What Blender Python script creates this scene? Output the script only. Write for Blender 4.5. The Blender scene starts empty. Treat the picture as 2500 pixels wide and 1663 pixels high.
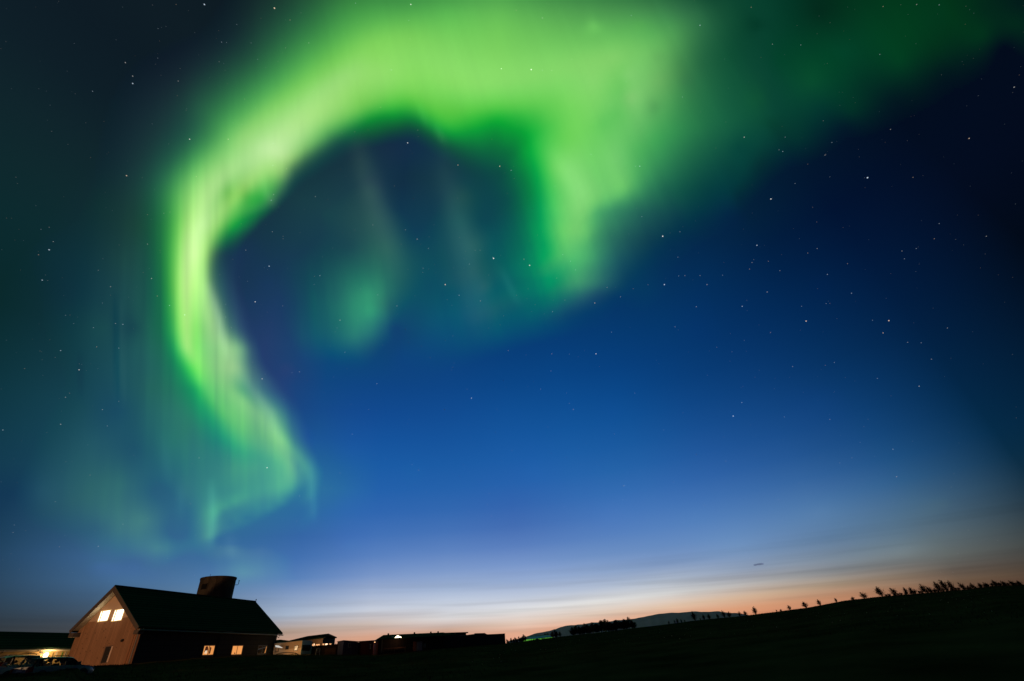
import bpy, bmesh, math, random
import numpy as np
from mathutils import Vector, Matrix
random.seed(7); rng=np.random.default_rng(11)
SC=bpy.context.scene; COL=SC.collection
# ------------------------------------------------------------------ camera
EYE=np.array([0,0,1.6]); FPX=1111.1; PITCH=34.2; ROLL=6.0
_p=math.radians(PITCH); _r=math.radians(ROLL)
FWD=np.array([0,math.cos(_p),math.sin(_p)]); _up0=np.array([0,-math.sin(_p),math.cos(_p)]); _rt0=np.array([1.,0,0])
RT=math.cos(_r)*_rt0-math.sin(_r)*_up0; UP=math.sin(_r)*_rt0+math.cos(_r)*_up0
cam=bpy.data.cameras.new('camera'); cob=bpy.data.objects.new('camera',cam); COL.objects.link(cob); SC.camera=cob
cam.sensor_width=36; cam.lens=FPX/2500*36; cam.clip_start=.1; cam.clip_end=400000
cob.matrix_world=Matrix([[RT[0],UP[0],-FWD[0],EYE[0]],[RT[1],UP[1],-FWD[1],EYE[1]],[RT[2],UP[2],-FWD[2],EYE[2]],[0,0,0,1]])
def ray(x,y):
    x=np.asarray(x,float); y=np.asarray(y,float)
    d=FWD*FPX+np.multiply.outer(x-1250,RT)-np.multiply.outer(y-831.5,UP)
    return d/np.linalg.norm(d,axis=-1,keepdims=True)
def azel(x,y):
    d=ray(x,y); return np.degrees(np.arctan2(d[...,0],d[...,1])),np.degrees(np.arcsin(d[...,2]))
def at(x,y,D):
    "point seen at survey mark (x,y), D metres away horizontally"
    d=ray(x,y); return EYE+d*(D/math.hypot(d[0],d[1]))
# ------------------------------------------------------------------ sky: night blue with a north-west twilight glow
SC.view_settings.view_transform='Standard'; SC.view_settings.look='None'; SC.view_settings.exposure=0; SC.view_settings.gamma=1
SC.cycles.transparent_max_bounces=24; SC.cycles.max_bounces=6
def lin(c): c=np.asarray(c,float)/255.; c=np.clip(c,0,1); return np.where(c<=.04045,c/12.92,((c+.055)/1.055)**2.4)
ARC=[[(476,1330,55,115,140),(490,1315,62,125,140),(505,1312,70,138,140),(514,1310,78,152,140),(522,1312,62,125,145),(530,1316,48,102,148),(606,1320,40,92,152),(700,1320,45,98,162),(759,1325,48,102,168)],
[(468,1250,48,110,135),(490,1250,58,130,132),(514,1250,72,158,130),(530,1250,75,165,130),(549,1250,55,125,145),(600,1245,55,130,145),(640,1245,60,140,145),(690,1240,45,110,152),(735,1250,42,100,158),(759,1250,54,120,160),(785,1250,42,100,165)],
[(450,1200,48,110,125),(514,1200,55,135,125),(568,1200,60,142,130),(625,1200,72,165,138),(683,1195,80,172,140),(717,1190,75,165,140),(736,1195,42,112,150),(759,1205,60,138,150),(778,1205,42,108,155),(810,1205,32,95,160)],
[(440,1140,42,110,118),(530,1140,52,130,120),(606,1140,75,170,130),(663,1140,80,175,135),(700,1140,95,185,138),(713,1140,115,195,140),(725,1140,72,150,140),(748,1145,80,165,140),(762,1148,60,135,145),(780,1150,38,108,150),(812,1150,30,92,155)],
[(420,1075,42,115,110),(510,1075,42,120,108),(545,1075,30,155,110),(575,1075,65,180,118),(614,1075,95,190,125),(656,1075,110,195,130),(683,1075,130,205,140),(698,1075,105,190,135),(717,1075,65,135,140),(748,1075,35,85,150),(780,1075,24,78,150)],
[(400,1010,42,112,105),(472,1010,40,125,105),(503,1010,25,150,100),(526,1010,60,180,105),(552,1010,105,205,118),(591,1010,115,200,125),(629,1010,135,208,140),(652,1010,110,185,135),(683,1010,70,140,135),(713,1010,40,90,135),(745,1010,25,72,132)],
[(376,950,38,105,95),(434,950,35,120,95),(461,950,25,135,95),(480,950,30,162,95),(503,950,90,202,110),(537,950,120,208,125),(560,950,135,210,130),(591,950,85,165,125),(625,950,75,140,135),(663,950,48,85,125),(700,950,34,65,118)],
[(368,900,36,100,95),(425,900,30,125,90),(447,900,30,155,90),(462,900,60,205,90),(478,900,110,218,100),(510,900,125,208,122),(545,900,152,212,140),(575,900,155,208,145),(592,900,115,170,135),(612,900,75,125,125),(650,900,38,66,112)],
[(355,850,35,98,92),(412,850,30,125,85),(429,850,35,170,90),(442,850,100,212,100),(455,850,175,235,135),(472,850,125,220,105),(505,850,128,206,125),(538,850,148,212,138),(565,850,155,210,145),(585,850,120,180,135),(604,850,70,115,120),(635,850,34,62,108)],
[(350,800,32,92,85),(405,800,28,125,78),(422,800,50,180,85),(438,800,130,220,100),(453,800,180,238,135),(472,800,130,218,105),(500,800,130,200,120),(525,800,162,215,145),(540,800,110,165,120),(560,800,72,125,115),(585,800,48,80,110),(620,800,32,58,100)],
[(348,700,30,85,78),(402,700,30,125,72),(415,700,60,175,72),(432,700,130,218,95),(449,700,190,240,145),(470,700,178,236,132),(487,700,165,228,130),(504,700,160,222,135),(512,700,110,160,112),(528,700,55,105,98),(555,700,40,76,98),(582,700,29,54,86)],
[(348,620,29,80,70),(398,620,32,122,68),(418,620,70,182,75),(437,620,140,220,105),(455,620,192,240,148),(475,620,195,240,155),(492,620,182,234,142),(505,620,150,215,115),(516,620,95,150,90),(530,620,45,90,80),(550,620,28,62,78),(580,620,26,54,82)],
[(340,550,28,72,60),(400,550,35,122,68),(429,550,85,190,80),(449,550,150,220,110),(470,550,185,236,145),(497,550,190,238,155),(517,550,165,226,130),(538,550,140,210,105),(555,550,72,180,75),(580,550,5,152,60),(604,550,8,120,58),(633,550,20,56,65)],
[(335,430,27,60,60),(405,440,42,112,78),(440,450,80,170,88),(476,455,142,212,115),(517,462,178,230,145),(551,468,132,206,105),(588,478,140,214,100),(618,484,50,175,68),(640,490,45,165,70),(660,494,60,120,85),(680,494,26,70,70),(705,490,20,56,68)],
[(400,290,28,55,58),(490,330,42,105,75),(520,350,78,165,88),(548,368,130,208,112),(580,388,165,226,138),(615,400,175,230,145),(650,410,168,228,132),(678,420,150,212,115),(695,430,110,165,100),(705,438,50,100,80),(722,448,22,62,68),(750,455,19,54,66)],
[(440,205,26,46,52),(521,262,42,105,72),(562,295,75,168,85),(592,323,138,210,113),(626,346,170,228,140),(660,362,202,243,172),(690,376,192,236,158),(712,392,140,195,112),(726,404,65,115,80),(741,417,28,70,70),(770,436,20,55,65)],
[(560,90,22,42,48),(622,153,38,90,65),(667,193,65,155,80),(700,231,120,205,95),(734,265,165,228,130),(762,292,175,230,135),(785,312,130,205,108),(803,330,75,155,85),(818,344,35,95,72),(830,354,24,70,68),(862,372,20,52,65)],
[(672,-20,26,52,46),(741,51,40,100,65),(782,102,70,160,75),(816,153,120,205,90),(843,193,155,220,120),(870,231,140,215,100),(888,262,105,195,80),(898,282,50,165,65),(905,298,10,130,50),(914,322,5,90,55),(925,345,20,58,65)],
[(830,-60,35,85,52),(855,0,55,130,65),(880,45,75,165,76),(903,100,122,206,90),(920,150,140,218,100),(935,190,148,220,110),(948,230,120,210,88),(955,262,65,185,65),(960,285,10,142,52),(966,308,5,92,55),(970,335,18,56,66)],
[(985,-80,45,105,55),(995,0,62,142,70),(999,34,85,175,80),(1002,85,120,205,90),(1004,136,135,218,100),(1006,187,138,222,100),(1008,221,125,215,90),(1010,255,78,192,65),(1012,282,30,150,58),(1014,302,12,100,56),(1016,335,18,58,68)],
[(1100,-80,55,120,60),(1100,0,72,155,75),(1100,40,98,192,86),(1100,90,118,205,92),(1100,150,138,220,105),(1100,204,135,220,100),(1100,244,110,210,85),(1100,278,85,196,66),(1098,308,55,185,62),(1098,328,8,150,58),(1098,352,5,92,60),(1098,385,14,64,70)],
[(1230,-80,62,130,66),(1225,0,82,166,80),(1222,50,110,198,90),(1220,105,120,206,93),(1220,160,136,219,104),(1220,205,136,220,105),(1220,240,112,213,90),(1218,272,70,194,66),(1214,300,0,162,50),(1208,340,0,122,46),(1200,385,0,92,58),(1190,430,8,70,68)],
[(1790,-70,12,62,45),(1715,0,22,76,52),(1650,27,55,120,75),(1596,66,80,165,85),(1560,102,105,190,95),(1509,136,128,205,105),(1441,204,135,215,110),(1373,265,115,212,92),(1315,305,65,192,70),(1284,328,0,168,55),(1255,360,0,125,52),(1225,420,2,80,66)],
[(1860,110,12,66,48),(1770,145,20,82,55),(1690,163,45,112,70),(1632,187,90,162,86),(1577,221,128,200,113),(1509,275,98,196,95),(1440,315,110,208,95),(1370,345,105,210,86),(1318,360,48,190,72),(1290,368,0,168,60),(1262,390,0,125,58),(1232,450,0,82,70)],
[(1880,285,14,72,55),(1770,300,25,96,66),(1679,315,45,128,76),(1628,330,60,156,85),(1570,355,72,172,88),(1509,385,114,204,110),(1441,400,114,208,105),(1373,411,128,219,113),(1336,414,78,200,80),(1312,418,8,172,74),(1285,430,0,128,65),(1240,480,0,80,72)],
[(1800,450,8,56,60),(1713,465,12,66,66),(1650,462,22,88,72),(1594,460,42,118,86),(1557,460,66,157,95),(1528,460,104,195,105),(1470,460,110,200,108),(1403,462,134,220,120),(1345,465,78,200,90),(1322,468,12,168,80),(1292,472,0,125,68),(1238,490,0,78,72)],
[(1780,520,4,40,68),(1700,530,8,52,70),(1620,525,22,72,78),(1560,520,36,100,88),(1500,515,55,135,98),(1460,515,75,170,105),(1436,515,112,202,110),(1405,512,130,216,118),(1350,510,85,204,98),(1326,508,15,172,88),(1298,508,0,130,78),(1240,515,2,82,78)],
[(1690,590,6,44,74),(1620,590,10,52,76),(1550,585,26,76,84),(1500,580,40,105,94),(1458,575,60,145,100),(1436,570,98,192,108),(1405,565,118,208,112),(1365,562,100,206,104),(1336,560,40,182,94),(1318,558,2,160,88),(1292,556,0,125,84),(1235,550,6,84,84)],
[(1600,650,8,52,86),(1543,650,15,65,90),(1500,640,32,92,98),(1467,635,50,130,105),(1436,630,76,176,110),(1405,628,84,190,112),(1378,626,82,190,108),(1352,625,58,188,100),(1332,624,5,165,92),(1306,624,0,140,94),(1271,622,2,108,90),(1204,610,14,86,92)],
[(1580,705,6,56,96),(1509,700,15,65,95),(1475,692,40,102,105),(1434,690,60,142,110),(1401,690,66,156,110),(1372,690,32,150,102),(1342,688,0,146,100),(1305,690,5,122,100),(1260,690,10,100,98),(1238,690,10,95,100),(1200,680,22,90,98),(1150,660,28,86,92)]]
EDGE=[[(1560,760,5,55,100),(1475,722,15,62,98),(1440,720,38,90,108),(1405,722,40,112,108),(1372,728,20,115,105),(1330,730,10,112,102),(1290,735,14,100,104),(1240,745,20,92,104),(1190,760,26,92,108),(1150,770,20,88,112),(1080,775,8,84,112),(1000,760,8,76,105)],
[(1540,800,6,58,108),(1455,765,8,58,105),(1415,765,12,64,105),(1370,770,18,74,108),(1330,775,14,85,108),(1290,785,10,85,108),(1250,795,8,84,110),(1200,815,8,84,114),(1160,825,5,80,116),(1120,830,4,78,118),(1060,830,4,76,120),(990,815,8,68,112)],
[(1520,850,6,60,115),(1450,830,5,58,112),(1400,830,4,58,112),(1350,835,4,60,114),(1300,840,4,62,116),(1250,850,3,64,118),(1200,860,4,66,120),(1150,870,6,68,122),(1110,870,5,70,122),(1050,870,6,70,124),(980,870,12,68,124)]]
SKY_SAMPLES="""2480,60,2,42,20;2300,30,2,55,30;2400,90,3,50,28;2060,130,5,66,42;2200,150,4,60,34;1850,240,18,82,54;1980,200,12,76,47;2080,270,6,50,40;2560,20,2,34,16;2500,100,2,30,18;2300,130,3,44,28;560,1225,62,150,130;620,1235,62,145,138;660,1240,60,140,142;690,1225,60,140,145;600,1262,45,112,150;660,1265,40,105,155;700,1255,40,102,158;560,1275,50,115,150;1540,240,128,200,112;1600,262,82,160,88;1500,255,112,202,102;1470,300,100,200,95;1450,60,112,200,98;1560,60,86,170,84;1610,140,98,172,92;1665,200,62,130,78;1530,180,130,206,112;700,1590,196,150,128;1250,1575,228,162,134;1620,1530,220,152,116;2000,1500,192,132,102;2300,1465,158,105,80;2480,1445,58,45,36;100,1600,60,56,56;400,1580,120,105,102;20,20,5,20,20;150,60,6,24,28;300,100,12,26,34;500,60,16,30,38;20,250,6,26,28;250,280,16,34,42;20,500,10,36,36;130,420,13,36,42;250,500,20,50,52;110,620,12,46,54;170,720,15,50,62;300,640,28,68,68;
20,750,10,42,44;20,900,12,52,60;140,900,18,58,68;250,800,26,70,76;330,800,26,72,80;200,1000,26,72,86;290,1000,27,75,98;330,1100,32,84,106;390,1200,36,90,122;430,1300,42,92,134;460,1370,54,100,150;
230,1080,34,84,100;300,1180,48,106,112;350,1270,66,126,120;390,1340,70,130,130;310,1290,64,122,116;270,1250,54,110,112;300,1335,58,112,120;240,1290,48,96,112;420,1400,68,110,155;
20,1080,14,54,72;20,1200,18,54,84;100,1200,34,78,100;20,1350,35,70,98;120,1330,40,78,104;250,1380,64,104,150;330,1370,62,102,148;200,1430,60,92,122;100,1480,52,75,90;20,1470,44,66,84;20,1535,50,58,62;150,1530,62,68,74;230,1480,64,86,110;300,1420,72,112,155;
560,1370,70,120,162;500,1390,70,112,162;640,1400,92,142,172;640,1340,68,115,165;600,1400,96,152,172;560,1340,74,126,158;580,1440,100,140,172;
720,480,24,58,68;790,520,26,66,72;850,420,20,52,66;904,468,36,70,78;911,536,40,82,84;945,604,40,94,90;979,690,30,92,96;950,750,34,98,104;962,800,18,66,112;1000,440,17,46,68;962,485,16,48,74;1013,570,15,62,86;1064,638,18,76,90;
850,604,28,72,82;750,600,20,58,75;690,620,22,56,78;600,650,26,52,82;650,700,26,56,92;724,739,18,68,92;775,739,24,88,96;826,720,34,104,100;880,680,38,118,100;905,720,52,150,114;911,760,52,154,118;928,740,46,126,108;900,810,42,124,118;860,824,40,120,116;826,790,32,108,106;790,820,24,92,108;741,824,20,80,108;740,870,18,70,118;809,885,10,72,122;860,875,16,78,120;911,858,22,76,116;940,850,14,66,115;
1100,450,24,62,74;1130,480,30,76,78;1180,540,14,70,82;1120,540,26,82,86;1160,600,36,92,94;1140,650,22,84,94;1180,700,36,94,102;1100,720,10,80,102;1050,700,12,76,98;1060,500,18,58,76;1100,400,20,58,68;1150,440,16,66,74;
640,800,34,60,104;700,900,40,62,112;760,930,22,66,124;900,920,14,68,128;1000,930,14,68,130;
800,1000,20,74,138;1000,1000,18,72,142;1250,1000,16,78,147;1500,1000,14,78,146;1250,930,10,68,132;1500,900,8,64,126;1700,900,8,58,115;
850,1100,26,88,160;1000,1150,26,94,166;1300,1150,33,97,171;1500,1150,37,100,169;1700,1150,42,95,165;700,1280,45,98,155;620,1300,38,90,150;850,1230,42,98,172;1000,1280,58,108,178;1250,1250,56,102,175;1500,1250,70,118,186;
850,1330,72,118,184;760,1400,75,120,185;1000,1380,112,144,198;1250,1350,100,135,195;1300,1300,74,114,180;1500,1350,106,142,194;1500,1400,148,170,205;1300,1400,140,165,208;700,1440,115,145,190;850,1430,138,160,202;1000,1440,158,177,207;700,1470,145,165,196;
700,1490,155,172,196;700,1505,168,182,202;700,1518,165,165,170;700,1535,178,160,148;700,1560,205,160,135;
850,1480,190,200,218;850,1500,200,205,218;850,1515,198,192,192;850,1530,195,172,158;850,1555,215,162,135;
1080,1480,205,212,225;1080,1505,222,222,226;1080,1525,210,192,180;1080,1540,196,158,138;1080,1555,220,160,130;
1250,1440,165,182,212;1250,1470,206,211,222;1250,1500,232,228,226;1250,1518,228,208,195;1250,1532,222,182,158;1250,1556,235,172,142;
1450,1440,182,193,212;1450,1465,222,222,222;1450,1490,232,222,212;1450,1508,228,192,168;1450,1525,232,170,138;
1620,1380,130,155,195;1620,1420,180,190,205;1620,1440,200,205,212;1620,1465,230,220,208;1620,1485,226,190,162;1620,1502,230,172,138;
1800,1330,110,145,190;1800,1380,135,155,185;1800,1410,165,172,185;1800,1440,202,190,178;1800,1462,215,180,150;1800,1496,216,146,110;
2000,1250,85,125,170;1700,1250,75,122,184;2000,1330,100,128,160;2000,1370,128,142,158;2000,1400,142,146,152;2000,1425,178,160,140;2000,1445,185,145,112;2000,1476,208,142,106;
2200,1300,90,115,135;2200,1350,115,128,134;2200,1380,112,112,110;2200,1405,120,110,100;2200,1425,150,128,105;2200,1445,175,120,95;
2350,1300,78,92,98;2350,1350,92,98,96;2350,1385,90,82,76;2350,1415,110,90,72;2460,1300,52,62,66;2480,1370,74,72,68;2460,1395,80,68,60;2480,1420,72,58,46;
2300,1230,68,98,120;2450,1230,34,58,74;2000,1100,30,80,140;2300,1100,15,65,108;2480,1100,8,42,66;2150,1180,52,98,145;
2000,980,14,64,120;2000,900,8,52,100;2300,900,4,38,72;2480,950,2,28,48;1700,800,6,52,106;1850,750,3,42,86;2000,700,2,35,76;2300,700,2,22,50;2480,700,2,14,28;1900,560,2,26,58;2100,550,2,20,50;2300,450,3,14,36;2480,450,3,8,22;
1800,640,3,38,76;1720,690,4,46,90;1600,760,5,54,102;2480,250,4,6,16;2300,300,3,12,28;2150,350,2,14,36;2020,420,2,16,42;1900,460,3,24,52;
2000,30,4,44,30;1850,60,8,56,40;2050,150,6,64,40;2200,80,4,60,32;2400,30,2,42,20;2490,10,3,30,14;2350,120,3,42,26;2300,180,4,26,30;2450,120,4,12,18;1900,150,8,66,44;2100,210,4,50,38;2000,260,8,58,48;2180,240,4,28,34;1950,340,8,50,48;2060,310,4,28,42;1880,300,12,66,50;1850,400,10,50,52;1800,360,12,70,60;1930,400,4,30,50;1800,480,8,44,54;1850,480,4,32,54"""
UNDER="600,300,12,28,40;1200,150,8,22,34;1200,-100,7,18,26;1500,300,8,26,48;1350,500,8,36,70;450,700,18,46,66;400,1000,22,64,92;600,1100,24,74,130;850,740,12,54,88;1150,650,10,50,90;2100,100,3,12,22;1800,300,4,20,44;1700,0,5,16,26;20,20,5,18,20;20,-200,5,16,20;2500,0,3,6,14;640,1340,62,105,165;350,1260,46,92,125;330,900,20,56,76;1500,600,8,44,82;350,300,12,28,38"
def parse(s): return np.array([[float(v) for v in t.split(',')] for t in s.replace('\n','').split(';') if t.strip()])
def warp(x,y):
    e=np.clip(azel(x,y)[1],-3,90); return x, y-8.*5*22*(1-np.exp(-e/5))
def rbf(A,xx,yy,sm,lam):
    x,y=warp(A[:,0],A[:,1]); K=-np.sqrt((x[:,None]-x)**2+(y[:,None]-y)**2+sm**2)
    n=len(A); M=np.zeros((n+1,n+1)); M[:n,:n]=K+np.eye(n)*lam; M[n,:n]=1; M[:n,n]=1
    W=np.linalg.solve(M,np.r_[A[:,2:],np.zeros((1,3))]); out=np.zeros((len(xx),3)); xx,yy=warp(xx,yy)
    for i in range(0,len(xx),4000):
        s=slice(i,i+4000); out[s]=-np.sqrt((xx[s,None]-x)**2+(yy[s,None]-y)**2+sm**2)@W[:n]+W[n]
    return out
q=parse(SKY_SAMPLES)
keep=~((q[:,1]<1425)&(q[:,3]>q[:,4]-2)&(q[:,1]<1300)|((q[:,0]<700)&(q[:,1]>1250)&(q[:,1]<1410)&(q[:,3]>q[:,4]*.78)))
keep|=(q[:,0]<150)&(q[:,1]<1000)
keep&=~((q[:,0]>700)&(q[:,0]<1250)&(q[:,1]>380)&(q[:,1]<880)&(q[:,3]>.92*q[:,4]))
keep&=~((q[:,0]>700)&(q[:,0]<1250)&(q[:,1]>590)&(q[:,1]<880)&(q[:,3]>.68*q[:,4]))
keep&=~((q[:,0]>1700)&(q[:,1]<560)&(q[:,3]>.62*q[:,4]))
keep&=~((q[:,0]<480)&(q[:,0]>150)&(q[:,1]>600)&(q[:,1]<1400)&(q[:,3]>.78*q[:,4]))
base=np.concatenate([q[keep],parse(UNDER)])
AZ=[-180,-110,-78,-58,-50,-42,-34,-26,-18,-10,-2,6,14,22,30,38,46,56,75,110,180]; NS=31
els=90*(np.arange(NS)/(NS-1))**2
GA,GE=np.meshgrid(np.clip(np.radians(AZ),-1.05,1.05),np.radians(els),indexing='ij')
dirs=np.stack([np.sin(GA)*np.cos(GE),np.cos(GA)*np.cos(GE),np.sin(GE)],-1).reshape(-1,3)
zc=np.maximum(dirs@FWD,.15); px=np.clip(1250+FPX*(dirs@RT)/zc,-150,2600); py=np.clip(831.5-FPX*(dirs@UP)/zc,-250,2000)
TAB=lin(np.clip(rbf(base,px,py,14,5),2,255)).reshape(len(AZ),NS,3)
BACK_FILL=lin([30,27,44])
for i,a in enumerate(AZ):                                             # unseen sky behind is brightened as fill against the green light
    w=min(1,max(0,(abs(a)-75)/60)); TAB[i]=TAB[i]*(1-w)+BACK_FILL*w
def base_sky(x,y):
    d=ray(x,y); a=np.degrees(np.arctan2(d[:,0],d[:,1])); e=np.degrees(np.arcsin(np.clip(d[:,2],0,1)))
    i=np.clip(np.searchsorted(AZ,a)-1,0,len(AZ)-2); A0=np.array(AZ,float); t=((a-A0[i])/(A0[i+1]-A0[i]))[:,None]
    f=np.sqrt(e/90)*(NS-1); j=np.clip(f.astype(int),0,NS-2); g=(f-j)[:,None]
    return (TAB[i,j]*(1-g)+TAB[i,j+1]*g)*(1-t)+(TAB[i+1,j]*(1-g)+TAB[i+1,j+1]*g)*t
W=bpy.data.worlds.new('World'); SC.world=W; W.use_nodes=True; nt=W.node_tree; N=nt.nodes; L=nt.links
for n in list(N): N.remove(n)
def node(t,**k):
    n=N.new(t)
    for a,b in k.items(): setattr(n,a,b)
    return n
def mth(op,a,b=None,clamp=False):
    n=node('ShaderNodeMath',operation=op,use_clamp=clamp)
    for i,v in enumerate((a,b)):
        if v is None: continue
        if isinstance(v,(int,float)): n.inputs[i].default_value=v
        else: L.new(v,n.inputs[i])
    return n.outputs[0]
tc=node('ShaderNodeTexCoord'); sp=node('ShaderNodeSeparateXYZ'); L.new(tc.outputs['Generated'],sp.inputs[0])
az=mth('ARCTAN2',sp.outputs[0],sp.outputs[1]); zc_=mth('MAXIMUM',sp.outputs[2],0.0); el=mth('ARCSINE',mth('MINIMUM',zc_,1.0))
fac=mth('SQRT',mth('DIVIDE',el,math.pi/2))
prev=None
for i in range(len(AZ)-1):
    r=node('ShaderNodeValToRGB'); cr=r.color_ramp; cr.interpolation='LINEAR'
    while len(cr.elements)<NS: cr.elements.new(.5)
    for k in range(NS): cr.elements[k].position=k/(NS-1)
    for k in range(NS): cr.elements[k].color=(*[float(v) for v in TAB[i,k]],1)
    L.new(fac,r.inputs[0])
    if prev is None: prev=r.outputs[0]; continue
    mr=node('ShaderNodeMapRange'); mr.inputs[1].default_value=math.radians(AZ[i-1]); mr.inputs[2].default_value=math.radians(AZ[i]); L.new(az,mr.inputs[0])
    mx=node('ShaderNodeMix',data_type='RGBA'); L.new(mr.outputs[0],mx.inputs[0]); L.new(prev,mx.inputs[6]); L.new(r.outputs[0],mx.inputs[7]); prev=mx.outputs[2]
# long thin cloud bars low in the twilight
cv=node('ShaderNodeCombineXYZ'); L.new(mth('MULTIPLY',az,1.6),cv.inputs[0]); L.new(mth('MULTIPLY',mth('ADD',el,mth('MULTIPLY',az,.045)),48.0),cv.inputs[1])
nz=node('ShaderNodeTexNoise'); nz.inputs['Scale'].default_value=1.3; nz.inputs['Detail'].default_value=3; nz.inputs['Roughness'].default_value=.5; L.new(cv.outputs[0],nz.inputs['Vector'])
def maprange(v,a,b,c,d,smooth=True):
    m=node('ShaderNodeMapRange',interpolation_type='SMOOTHSTEP' if smooth else 'LINEAR')
    for k,x in enumerate((a,b,c,d)): m.inputs[k+1].default_value=x
    L.new(v,m.inputs[0]); return m.outputs[0]
low=maprange(el,math.radians(3.),math.radians(9),1,0)
bar=maprange(nz.outputs['Fac'],.40,.72,0,1); dk=mth('MULTIPLY',mth('MULTIPLY',bar,low),.22)
inv=mth('SUBTRACT',1.0,dk)
vm=node('ShaderNodeVectorMath',operation='SCALE'); L.new(prev,vm.inputs[0]); L.new(inv,vm.inputs[3])
bg=node('ShaderNodeBackground'); L.new(vm.outputs[0],bg.inputs[0]); bg.inputs[1].default_value=1.0
wo=node('ShaderNodeOutputWorld'); L.new(bg.outputs[0],wo.inputs[0])
# ------------------------------------------------------------------ helpers
def props(o,label=None,cat=None,group=None,kind=None):
    for k,v in (('label',label),('category',cat),('group',group),('kind',kind)):
        if v: o[k]=v
    return o
def mesh_obj(name,V,F,mat,parent=None,smooth=False):
    me=bpy.data.meshes.new(name); me.from_pydata([tuple(float(c) for c in v) for v in V],[],F); me.update()
    if mat: me.materials.append(mat)
    if smooth: me.polygons.foreach_set('use_smooth',[True]*len(me.polygons))
    o=bpy.data.objects.new(name,me); COL.objects.link(o)
    if parent:
        o.parent=parent; root=parent
        loc=Vector((0,0,0)); rz=0
        while root is not None: loc+=root.location if root.parent is None else Vector((0,0,0)); root=root.parent
        me.transform(Matrix.Translation(-loc))
    return o
def fixn(o):
    bm=bmesh.new(); bm.from_mesh(o.data); bmesh.ops.recalc_face_normals(bm,faces=bm.faces); bm.to_mesh(o.data); bm.free(); return o
def empty(name,loc,label,cat,group=None):
    o=bpy.data.objects.new(name,None); COL.objects.link(o); o.location=tuple(float(c) for c in loc); return props(o,label,cat,group)
def mat(name,col,rough=.8,metal=0,emit=None,es=0,noise=None,spec=.3):
    m=bpy.data.materials.new(name); m.use_nodes=True; b=m.node_tree.nodes['Principled BSDF']; t=m.node_tree
    b.inputs['Base Color'].default_value=(*col,1); b.inputs['Roughness'].default_value=rough; b.inputs['Metallic'].default_value=metal
    b.inputs['Specular IOR Level'].default_value=spec
    if emit: b.inputs['Emission Color'].default_value=(*emit,1); b.inputs['Emission Strength'].default_value=es
    if noise:
        sc,amt=noise[0],noise[1]; stretch=noise[2] if len(noise)>2 else (1,1,1)
        tcn=t.nodes.new('ShaderNodeTexCoord'); mp=t.nodes.new('ShaderNodeMapping'); mp.inputs['Scale'].default_value=stretch
        nn=t.nodes.new('ShaderNodeTexNoise'); nn.inputs['Scale'].default_value=sc; nn.inputs['Detail'].default_value=5
        r=t.nodes.new('ShaderNodeValToRGB'); r.color_ramp.elements[0].position=.3; r.color_ramp.elements[1].position=.7
        r.color_ramp.elements[0].color=(*[c*(1-amt) for c in col],1); r.color_ramp.elements[1].color=(*[min(1,c*(1+amt)) for c in col],1)
        t.links.new(tcn.outputs['Object'],mp.inputs[0]); t.links.new(mp.outputs[0],nn.inputs['Vector']); t.links.new(nn.outputs['Fac'],r.inputs[0]); t.links.new(r.outputs[0],b.inputs['Base Color'])
    return m
class Plane:
    "a vertical building face through two ground points; off>0 lies nearer the camera"
    def __init__(s,a,b):
        s.a=np.array(a,float); s.b=np.array(b,float); u=s.b-s.a; u[2]=0; s.u=u/np.linalg.norm(u)
        n=np.array([s.u[1],-s.u[0],0]); 
        if n@(EYE-s.a)<0: n=-n
        s.n=n
    def pt(s,x,y,off=0):
        d=ray(x,y); a=s.a+s.n*off; t=((a-EYE)@s.n)/(d@s.n); return EYE+d*t
    def back(s,off): return Plane(s.a+s.n*off,s.b+s.n*off)
def prism(name,poly,vec,m,parent=None):
    "solid: polygon of 3-D points pushed along vec"
    n=len(poly); P=[np.array(p,float) for p in poly]; V=P+[p+np.array(vec) for p in P]
    F=[list(range(n)),list(range(2*n-1,n-1,-1))]+[[i,(i+1)%n,(i+1)%n+n,i+n][::-1] for i in range(n)]
    return fixn(mesh_obj(name,V,F,m,parent))
def slab(name,pl,pxs,off,thick,m,parent=None,drop=0):
    P=[pl.pt(x,y,off) for x,y in pxs]
    if drop:
        zmin=min(p[2] for p in P)
    return prism(name,P,-pl.n*thick,m,parent)
def box_pts(pl,x0,y0,x1,y1,off=0):
    "upright rectangle on the plane with corners near the marks (x0,y0) and (x1,y1)"
    a=pl.pt(x0,y0,off); b=pl.pt(x1,y1,off); ua=(a-pl.a)@pl.u; ub=(b-pl.a)@pl.u
    o=pl.a+pl.n*off; za,zb=a[2],b[2]
    f=lambda u,z: np.array([o[0]+pl.u[0]*u,o[1]+pl.u[1]*u,z])
    return [f(ua,za),f(ub,za),f(ub,zb),f(ua,zb)]
def rect(name,pl,x0,y0,x1,y1,off,thick,m,parent=None,grow=0):
    P=box_pts(pl,x0,y0,x1,y1,off)
    if grow:
        c=sum(P)/4; P=[p+grow*(np.sign((p-c)@pl.u)*pl.u+np.array([0,0,np.sign(p[2]-c[2])])) for p in P]
    return prism(name,P,-pl.n*thick,m,parent)
def frame_ring(name,P,w,thick,n,u,m,parent):
    "window frame: ring of width w around rectangle P"
    c=sum(P)/4; Q=[p+w*(np.sign((p-c)@u)*u+np.array([0,0,np.sign(p[2]-c[2])])) for p in P]
    V=[];F=[]
    for k in range(2):
        off=-n*thick*k; V+=[p+off for p in P]+[p+off for p in Q]
    for i in range(4):
        j=(i+1)%4
        F+=[[i,j,4+j,4+i],[8+i,12+i,12+j,8+j],[i,8+i,8+j,j],[4+i,4+j,12+j,12+i]]
    return fixn(mesh_obj(name,V,F,m,parent))
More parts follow.
